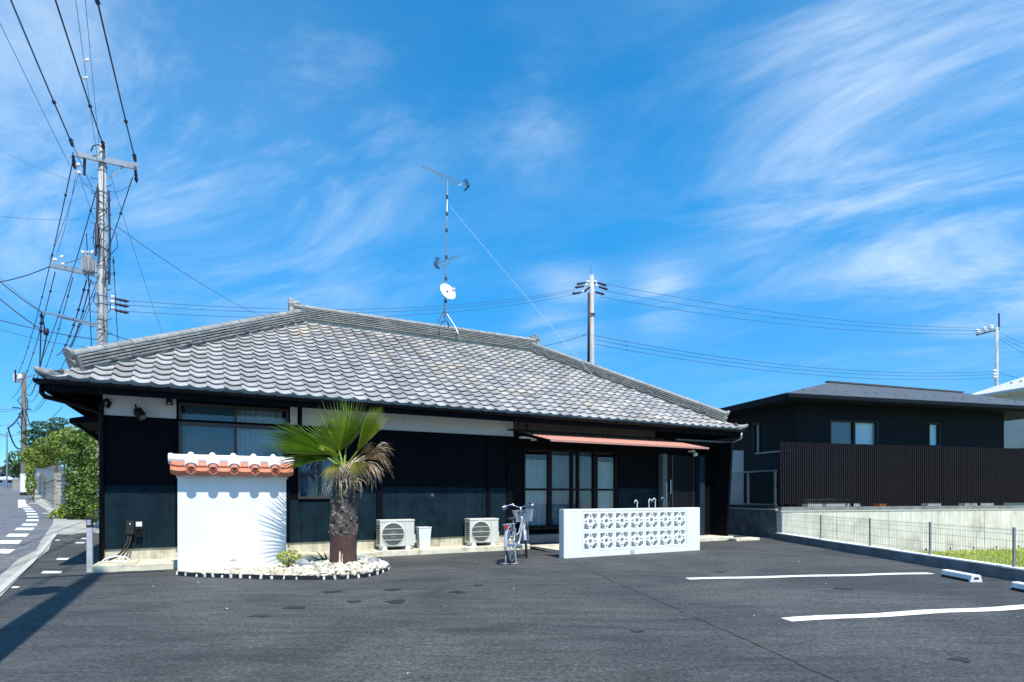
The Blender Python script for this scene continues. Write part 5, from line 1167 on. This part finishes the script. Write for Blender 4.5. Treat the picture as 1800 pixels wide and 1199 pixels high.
# middle and right poles
def simple_pole(label, px, pytop, pybase, D, r0, r1):
    base = pt(px, 869, D); base.z = hgt(base.x, base.y) if base.x < 0 else 0; t = thing('utility_pole', label, 'utility pole', base, 0, 'utility poles'); H = pt(px, pytop, D).z-base.z; shaft(t, H, r0, r1); return t, base, H
t2, b2, H2 = simple_pole('concrete utility pole rising behind the right slope of the tiled roof', 1040, 484, 640, 30, .17, .11)
q2 = lambda px, py, D=30: pt(px, py, D)-b2
part('lightning_rod', MB().tube([q2(1039, 485), q2(1039, 465)], .02, 6), M_GALV, t2); part('conduit', MB().tube([q2(1035.5, 515, 29.8), q2(1034.5, 660, 29.8)], .07, 8), M_WIRE, t2, smooth=True); part('conduit', MB().tube([q2(1038.5, 600, 29.7), q2(1038.5, 660, 29.7)], .06, 8), M_POLE, t2)
part('crossarm', MB().bar(q2(1028, 512, 29.4), q2(1046, 497, 30.6), .08), M_WIRE, t2); part('steel_band', MB().lathe([(.16, -.04), (.18, -.04), (.18, .04), (.16, .04)], 14, Matrix.Translation((0, 0, q2(1040, 553).z))), M_WIRE, t2)
for px, py, s_ in ((1030, 497, -1), (1027, 503, -1), (1022, 514, -1), (1050, 497, 1), (1052, 504, 1), (1046, 513, 1)):
    o = aim(strain_me, 'strain_insulator', t2, q2(px, py), (s_, .2*s_, -.22)); o.scale = (1.3,)*3; aim(ins_me, 'insulator', t2, q2(px-s_*4, py-2), (s_, 0, -.2)).scale = (1.4,)*3
t3, b3, H3 = simple_pole('slim utility pole above the pale house at the right edge', 1752, 575, 660, 40, .125, .09)
q3 = lambda px, py, D=40: pt(px, py, D)-b3
part('lightning_rod', MB().tube([q3(1756, 576), q3(1756, 551)], .05, 6), M_WIRE, t3); part('crossarm', MB().bar(q3(1717, 589, 39.3), q3(1756, 579, 40.4), .09), M_WIRE, t3)
for px, py in ((1718, 584), (1730, 580), (1742, 577)): aim(ins_me, 'insulator', t3, q3(px, py, 39.8), (0, 0, 1)).scale = (3, 3, 3)
for py in (652, 658, 663): aim(ins_me, 'insulator', t3, q3(1749, py, 39.8), (-1, 0, 0)).scale = (2, 2, 2)
# far left pole with white and black sleeve
fb_ = gpt(42, 870.5); FD = 40.0; fbz = pt(42, 869, FD); fbz.z = hgt(fbz.x, fbz.y)
t4 = thing('utility_pole', 'dark utility pole with white sleeve beside the road at far left', 'utility pole', fbz, 0, 'utility poles'); H4 = pt(44, 655, FD).z-fbz.z
part('shaft', MB().lathe([(.20, -.2), (.13, H4), (0, H4+.01)], 14), mat('dark_pole', (.12, .11, .10), .85, .2, 3), t4, smooth=True)
z0_ = pt(42, 833, FD).z-fbz.z; part('white_sleeve', MB().lathe([(.205, .22), (.208, .22), (.205, z0_), (.19, z0_)], 14), M_WHITE2, t4); part('black_sleeve', MB().lathe([(.21, -.1), (.212, .215), (.19, .215)], 14), M_DARK, t4)
q4 = lambda px, py, D=FD: pt(px, py, D)-fbz
part('transformer', MB().lathe([(0, 0), (.33, 0), (.33, .55), (0, .6)], 14, Matrix.Translation(q4(34, 672))), M_PORC, t4); part('crossarm', MB().bar(q4(27, 668, FD-.5), q4(60, 660, FD+.5), .09), M_GALV, t4); part('crossarm', MB().bar(q4(27, 672, FD-.5), q4(27, 650, FD-.5), .07), M_WIRE, t4)
part('crossarm', MB().bar(q4(30, 760, FD-.4), q4(55, 757, FD+.4), .08), M_GALV, t4); part('crossarm', MB().bar(q4(22, 716, FD-.4), q4(55, 720, FD+.4), .07), M_WIRE, t4)
cb = MB()
for k in range(9): p = q4(42+rr.uniform(-4, 6), rr.uniform(690, 780)); cb.tube([p, p+Vector((rr.uniform(-.6, .6), 0, -.3)), p+Vector((rr.uniform(-.3, .3), 0, -1.0))], .03, 5)
part('cable_loops', cb, M_WIRE, t4)
part('guard_pipe', MB().tube([q4(36, 852), q4(36, 832)], .05, 8), M_YEL, t4)
WIRES = 0
def wire(label, a, b_, sag=.3, r=.014, m=M_WIRE, group='overhead wires', n=14, knots=0):
    a = pt(*a) if not isinstance(a, Vector) else a; b_ = pt(*b_) if not isinstance(b_, Vector) else b_; c = (a+b_)/2
    r = r*(.8 if m is M_WIRE2 else .9); mb__ = MB().tube([a.lerp(b_, t)-Vector((0, 0, 4*sag*t*(1-t)))-a for t in np.linspace(0, 1, n+1)], r, 6)
    for k in range(knots): t = .06+.14*k; p = a.lerp(b_, t)-Vector((0, 0, 4*sag*t*(1-t)))-a; d = (b_-a).normalized(); mb__.tube([p-d*.09, p-d*.03, p+d*.03, p+d*.09], [r, r*2.6, r*2.6, r], 6)
    return tag(mb__.build('power_line', m, None, loc=a), label, 'wire', group)
FW = Vector((.466, -.885, 0))
for (px, py, D), nm in zip(ends, ('left', 'middle', 'right')):
    p = pt(px, py, D); wire('thick black line running overhead from the %s end of the top crossarm' % nm if nm != 'middle' else 'thick black line running overhead from the top of the left pole', p+FW*.4, p+FW*34+Vector((0, 0, .3)), .55, .021, n=40, knots=3)
wire('thin blue wire left of the thick overhead lines', (122, 290, 17.5), pt(122, 290, 17.5)+FW*30+Vector((-1.2, 0, 1.6)), .4, .009, M_WIRE2, n=30)
wire('thin blue wire crossing down behind the thick left overhead line', (175, 360, 17.8), pt(140, 270, 17.5)+FW*26+Vector((-.4, 0, .6)), .5, .011, M_WIRE2, n=30)
wire('thin paired wire with pale dampers above the pole, left one', (170, 270, 18), Vector((-3.3, 3.0, 11.7)), .15, .007, M_WIRE2, n=30, knots=0)
wire('thin paired wire with pale dampers above the pole, right one', (176, 275, 18), Vector((-3.0, 3.1, 11.7)), .15, .007, M_WIRE2, n=30)
dmp = MB().tube([(-.06, 0, 0), (.06, 0, .02)], .03, 8).mesh('line_damper', M_PORC, smooth=True)
tag(link('line_damper', dmp, None, pt(152, 107, 13.6)), 'upper of two pale dampers on the thin paired wires', 'damper', 'line dampers'); tag(link('line_damper', dmp, None, pt(150, 138, 14.1)), 'lower of two pale dampers on the thin paired wires', 'damper', 'line dampers')
wire('knotted black line dropping from the left end of the crossarm to the far pole', (128, 284, 17.5), (28, 664, FD), .9, .017, n=24, knots=6)
wire('knotted black line falling from the left pole behind the crossarm to the road', (176, 312, 18.1), (42, 690, FD), 1.0, .017, n=24, knots=6)
wire('knotted black line falling from the right end of the crossarm past the pole', (233, 312, 18.4), (60, 720, FD), 1.2, .017, n=24, knots=6)
wire('thin blue wire from the small insulators down to the lower crossarm', (138, 306, 17.6), (86, 458, 17.2), .15, .009, M_WIRE2); wire('second thin blue wire bowing down to the lower crossarm', (136, 293, 17.6), (100, 446, 17.3), .25, .009, M_WIRE2)
wire('thin diagonal wire from small insulators to the transformer', (139, 306, 17.6), (166, 385, 17.9), .05, .009, M_WIRE2); wire('slack thin jumper wire under the top crossarm', (140, 305, 17.6), (178, 333, 18), .25, .009, M_WIRE2); wire('slack jumper wire right of the pole under the crossarm', (190, 335, 18), (228, 325, 18.3), .12, .009, M_WIRE2)
wire('black line from the lower crossarm down to the road side', (97, 478, 17.2), (20, 700, 33), .8, .014, knots=4, n=20); wire('black line beside the light arm running to the far pole', (128, 488, 17.6), (60, 680, FD), .7, .014, knots=4, n=20)
wire('black bundle running down from the transformer to the roof corner', (152, 492, 17.7), (100, 625, 26), .5, .02, knots=5, n=20); wire('second black bundle running down from the transformer', (160, 492, 17.8), (108, 622, 26), .6, .018, knots=3, n=20); wire('thin blue wire falling from the pole to the roof corner', (172, 500, 18), (114, 625, 26), .3, .01, M_WIRE2)
wire('vertical dark cable beside the pole left of its shaft', (152, 410, 17.6), (161, 612, 18), .0, .014); wire('vertical dark cable right of the pole reaching the roof', (199, 450, 18), (207, 600, 18.2), .0, .012, knots=2)
wire('long blue wire slanting from the pole down behind the roof ridge', (205, 398, 18), (470, 560, 34), .25, .013, M_WIRE2); wire('thin steep blue wire right of the pole', (196, 315, 18), (288, 592, 23), .1, .008, M_WIRE2)
for i, (y0, y1) in enumerate(((527, 508), (535, 512), (546, 518))):
    wire(('top', 'middle', 'lowest')[i]+' of three blue lines crossing behind the roof to the middle pole', (205, y0, 18), (1012+i*-3, y1, 29.8), .62, .011, M_WIRE2, n=30)
for i, (y0, y1) in enumerate(((500, 577), (508, 581), (516, 587))):
    wire(('top', 'middle', 'lowest')[i]+' of three upper lines from the middle to the right pole', (1068-i*6, y0+3*i, 30), (1742-i*12, y1, 39.8), .55, .013, M_WIRE2, n=24)
for i, (y0, y1) in enumerate(((590, 653), (597, 658), (605, 664))):
    wire(('top', 'middle', 'lowest')[i]+' of three lower lines from the middle to the right pole', (1046, y0, 30), (1749, y1, 39.8), .75, .016, M_WIRE2, n=24, knots=1)
wire('short line from the middle pole down behind the tiled roof', (1034, 587, 30), (930, 612, 36), .1, .016, M_WIRE2, knots=1)
for i, y in enumerate((584, 590, 596)): wire(('top', 'middle', 'lowest')[i]+' of three lines leaving the right pole out of the picture', (1757, y, 40), (1860, y+36+i*5, 34), .2, .013, M_WIRE2)
wire('lower line leaving the right pole behind the pale roof', (1757, 656, 40), (1790, 664, 38), .02, .016, M_WIRE2)
wire('thick cable from the left edge to the light arm, upper', (-60, 440, 17), (73, 549, 17), .1, .018); wire('thick cable from the left edge to the light arm, lower', (-60, 470, 17), (73, 580, 17), .1, .018); wire('blue helical cable hugging the upper left cable', (-60, 436, 17.2), (72, 546, 17.1), .05, .008, M_WIRE2)
wire('cable from the left edge rising to the lower crossarm', (-60, 500, 17), (88, 468, 17.2), .15, .014); wire('cable from the crossarm to the transformer', (112, 463, 17.3), (150, 450, 17.7), .03, .012)
wire('long cable from the left edge passing the pole to the roof', (-60, 545, 17), (172, 597, 18), .1, .014); wire('continuation of the long cable right of the pole to the roof', (188, 585, 18), (245, 602, 21), .02, .014); wire('blue cable under the long cable at left', (-60, 558, 17), (170, 612, 18), .15, .010, M_WIRE2)
wire('cable hanging down from the light arm tip', (73, 549, 17), (70, 640, 19), .0, .02, knots=3); wire('cable looping from the light arm to the black coupling', (74, 552, 17), (80, 588, 17.2), .0, .02); wire('bundle falling from the black coupling to the far pole', (82, 590, 17.2), (46, 690, 36), .8, .022, n=20)
cp = MB().lathe([(0, -.12), (.06, -.10), (.07, 0), (.06, .10), (0, .12)], 10).mesh('cable_coupling', M_WIRE, smooth=True); tag(link('cable_coupling', cp, None, pt(81, 583, 17.2)), 'black cable coupling hanging below the light arm', 'coupling')
wire('thick cable swooping left from the far pole', (42, 715, FD), (14, 752, 38), .25, .05, M_WIRE); wire('thick cable drooping below the swooping cable', (14, 752, 38), (38, 788, FD), .5, .05, M_WIRE)
for i, (y0, y1) in enumerate(((713, 716), (722, 717), (745, 742), (765, 762))): wire(('highest', 'second', 'third', 'lowest')[i]+' thin blue wire left of the far pole', (-60, y0, 38), (42, y1, FD), .2, .02, M_WIRE2)
for i, (x1, y1) in enumerate(((75, 690), (90, 705), (110, 735))): wire(('short blue wire right of the far pole, upper', 'short blue wire right of the far pole, middle', 'short blue wire right of the far pole, lower')[i], (44, 700+18*i, FD), (x1, y1-20, 30), .6, .02, M_WIRE2)
wire('faint thin wire crossing the upper left sky', (-60, 230, 40), (170, 330, 40), .4, .012, M_WIRE2); wire('faint thin wire at mid height in the left sky', (-60, 372, 40), (140, 386, 40), .2, .012, M_WIRE2)

# ------------------------------------------------------------------ left: garden wall, hedge, trees, far houses
def ground_at(p): p = Vector(p); p.z = hgt(p.x, p.y); return p
w0, w1, w2 = gpt(60, 874), gpt(99, 893), gpt(119, 889)
bw = thing('block_wall', 'old concrete block garden wall beside the pavement', 'wall', w1)
def wall_run(a, e, zt, courses, nblk, nm, dep, rough):
    dd = (e-a); ln = math.hypot(dd.x, dd.y); ang = math.atan2(dd.y, dd.x); hh = zt/courses
    for r_ in range(courses):
        me = MB().box(.006, ln/nblk-.006, -dep/2, dep/2, .008, hh-.008).mesh(nm, M_BLKW, bevel=.012)
        for k in range(nblk):
            t = k/nblk; p = a+dd*t; link(nm, me, bw, Vector((p.x, p.y, a.z+(e.z-a.z)*t+r_*hh))-w1+Vector((random.uniform(-rough, rough), random.uniform(-rough, rough), 0)), (0, 0, ang))
hw = pt(99, 831, w1.y).z-w1.z
wall_run(w1, w0, hw, 5, 3, 'concrete_block', .16, .008); wall_run(w1+Vector((.1, 0, 0)), w2, hw, 9, 2, 'stone_course', .18, .02)
part('wall_backing', MB().bar(w0-w1+Vector((0, .05, -.1)), Vector((0, .05, -.1)), .05, .01), M_BLKW, bw)
part('gate_pillar', MB().box(-.15, .15, -.15, .15, -.1, hw-.1), M_BLKW, bw, loc=w2-w1+Vector((.25, .1, 0)))
def tree(name, label, base, trunk_pts, blobs, n, size, m, flat, seed, group=None):
    t = thing(name, label, 'tree' if 'tree' in name else 'hedge', base, 0, group)
    b = MB()
    for pts, r in trunk_pts: b.tube(pts, [r, r*.75, r*.4][:len(pts)], 7)
    part('trunk', b, M_BARK, t)
    V_ = MB(); vol = [r[0]*r[1]*r[2] for _, r in blobs]; tot = sum(v_**.67 for v_ in vol)
    for i, (c, r) in enumerate(blobs):
        q = leaf_cloud(int(n*vol[i]**.67/tot), blob(c, r), size, flat, seed+i); V_.add(q.v, q.f)
    plain('crown', V_, m, t); return t
def toL(base, px, py, D): return tuple(pt(px, py, D)-base)
hb_ = gpt(142, 915); Dh = hb_.y
bl = []
for px, py, rx, rz_ in ((155, 775, .7, .4), (140, 800, .5, .5), (165, 800, .7, .8), (148, 830, .55, .7), (168, 850, .8, .9), (148, 868, .5, .6), (178, 880, .7, .8), (148, 895, .45, .4), (185, 780, .9, .8)): bl.append((toL(hb_, px, py, Dh+.6), (rx, .7, rz_)))
for px, py, rz_ in ((171, 795, .5), (172, 830, .5), (171, 865, .5), (170, 895, .4)): bl.append((toL(hb_, px, py, 17.2), (.26, .3, rz_)))
tree('ivy_hedge', 'tall mass of leafy ivy between the house and the block wall', hb_, [([(0, .3, 0), (.1, .4, 1.0), (.2, .5, 2.2)], .08), ([(-.3, .4, 0), (-.3, .5, 1.2), (-.6, .6, 2.0)], .06)], bl, 11000, .07, M_LEAFA, .8, 20)
wb = gpt(125, 912); bl = [(toL(wb, px, py, wb.y+.1), (rx, .4, .2)) for px, py, rx in ((112, 905, .5), (135, 903, .6), (155, 905, .5), (125, 893, .4))]
t = thing('weeds', 'bright green weeds at the foot of the ivy', 'weeds', wb); V_ = MB()
for i, (c, r) in enumerate(bl): q = leaf_cloud(420, blob(c, r), .06, .9, 70+i); V_.add(q.v, q.f)
plain('leaves', V_, M_WEED, t)
gb_ = pt(125, 869, 36); gb_ = ground_at(gb_); bl = [(toL(gb_, px, py, 35), (rx*1.25, 1.0, rz_*1.25)) for px, py, rx, rz_ in ((75, 798, .8, .45), (95, 785, .9, .5), (110, 790, .8, .55), (68, 812, .5, .3), (120, 772, .8, .5), (92, 808, .7, .3), (140, 768, .8, .6), (62, 804, .4, .4))]
tree('garden_tree', 'bushy yellow green garden tree over the block wall', gb_, [([(0, 0, 0), (.1, 0, 1.2), (.2, 0, 2.2)], .07), ([(.1, 0, 1.2), (-.5, .1, 2.0), (-.6, .2, 2.4)], .05)], bl, 6500, .085, M_LEAFB, .8, 40)
pb = ground_at(pt(96, 869, 39)); bl = [(toL(pb, px, py, 39), (rx*1.4, .6, .28)) for px, py, rx in ((104, 741, .38), (100, 750, .3), (72, 747, .45), (80, 758, .7), (60, 762, .5), (98, 762, .5), (55, 776, .4), (112, 770, .5), (78, 772, .6), (138, 768, .3))]
tree('pine_tree', 'dark cloud pruned pine tree behind the garden trees', pb, [([(0, 0, 0), (.1, 0, 1.8), (.35, 0, 3.6)], .11), ([(.1, 0, 2.4), (-.4, 0, 3.1), (-.6, 0, 3.3)], .05), ([(.3, 0, 3.0), (.9, 0, 3.2), (1.2, 0, 3.3)], .05)], bl, 3600, .075, M_PINE, .9, 60)
bb_ = ground_at(pt(58, 869, 33)); tree('roadside_bush_tree', 'yellow green bush beside the far utility pole', bb_, [([(0, 0, 0), (.05, 0, .5), (.1, 0, 1.0)], .05)], [(toL(bb_, 54, 852, 33), (.22, .3, .6)), (toL(bb_, 53, 828, 33), (.2, .3, .5))], 600, .08, M_WEED, .8, 80)
def far_house(label, px0, px1, pyt, pyr, D, mw, mr):
    a = ground_at(pt(px0, 869, D)); wd = (px1-px0)/FPX*D; t = thing('far_house', label, 'house', a, .15, 'far houses along the road'); h0 = pt(px0, pyt, D).z-a.z; h1 = pt(px0, pyr, D).z-a.z
    part('wall', MB().box(0, wd, 0, 5, -1, h0), mw, t); part('roof', MB().add([(-.5, -.6, h0), (wd+.5, -.6, h0), (wd+.5, 5.6, h0), (-.5, 5.6, h0), (wd*.2, 2.5, h1), (wd*.8, 2.5, h1)], [(0,1,5,4), (2,3,4,5), (3,0,4), (1,2,5), (3,2,1,0)]), mr, t)
    for k in range(3): part('window', MB().box(wd*(.12+.28*k), wd*(.12+.28*k)+wd*.14, -.03, .01, h0*.55, h0*.85), M_DARK, t)
far_house('grey roofed far house at the end of the road', -40, 14, 829, 818, 75, M_FAR, M_FARR); far_house('pale far house behind the utility pole at the road end', 22, 60, 822, 808, 62, M_FAR, M_FARR); far_house('low white shed at the far left road end', -30, 26, 843, 836, 64, M_PORC, M_PORC)
ft = ground_at(pt(35, 869, 58)); tree('far_tree', 'dark far tree between the distant houses', ft, [([(0, 0, 0), (0, 0, 1.5), (0, 0, 2.5)], .15)], [(toL(ft, 32, 812, 58), (1.0, 1, 1.2)), (toL(ft, 24, 826, 58), (.9, 1, .8)), (toL(ft, 66, 800, 58), (1.6, 1, 1.3))], 900, .2, M_PINE, .9, 90)
lwf = thing('roadside_wall', 'low weathered wall beside the road near the far pole', 'wall', ground_at(pt(22, 869, 50))); part('wall_face', MB().box(0, 1.2, 0, .2, -.5, .95), M_BLKW, lwf); part('wall_cap', MB().box(-.03, 1.23, -.03, .23, .951, 1.0), M_KERB, lwf)
tag(MB().tube([(0, 0, 0), (.02, 0, 5.4)], .06, 8).tube([(0, 0, 5.1), (-1.2, 0, 5.25)], .05, 8).box(-1.7, -.9, -.1, .1, 5.2, 5.32).build('street_lamp', M_GALV, None, loc=ground_at(pt(12, 869, 55))), 'thin street lamp with long arm at the far left edge', 'street lamp')

# loose pale grit lying on the asphalt
PV = []; PF = []
for k in range(16):
    x, y = random.uniform(-5, 6), random.uniform(3.2, 11); r = random.uniform(.004, .012)
    q = iv*np.array([r, r, r*.6])*(1+rng.uniform(-.2, .2, (len(iv), 1)))+np.array([x, y, hgt(x, y)+r*.4]); k0 = len(PV); PV += q.tolist(); PF += [tuple(i+k0 for i in f) for f in iff]
me = bpy.data.meshes.new('loose_grit'); me.from_pydata(PV, [], PF); me.materials.append(M_PEB); tag(link('loose_grit', me), 'tiny pale stones scattered on the asphalt', 'grit', kind='stuff')
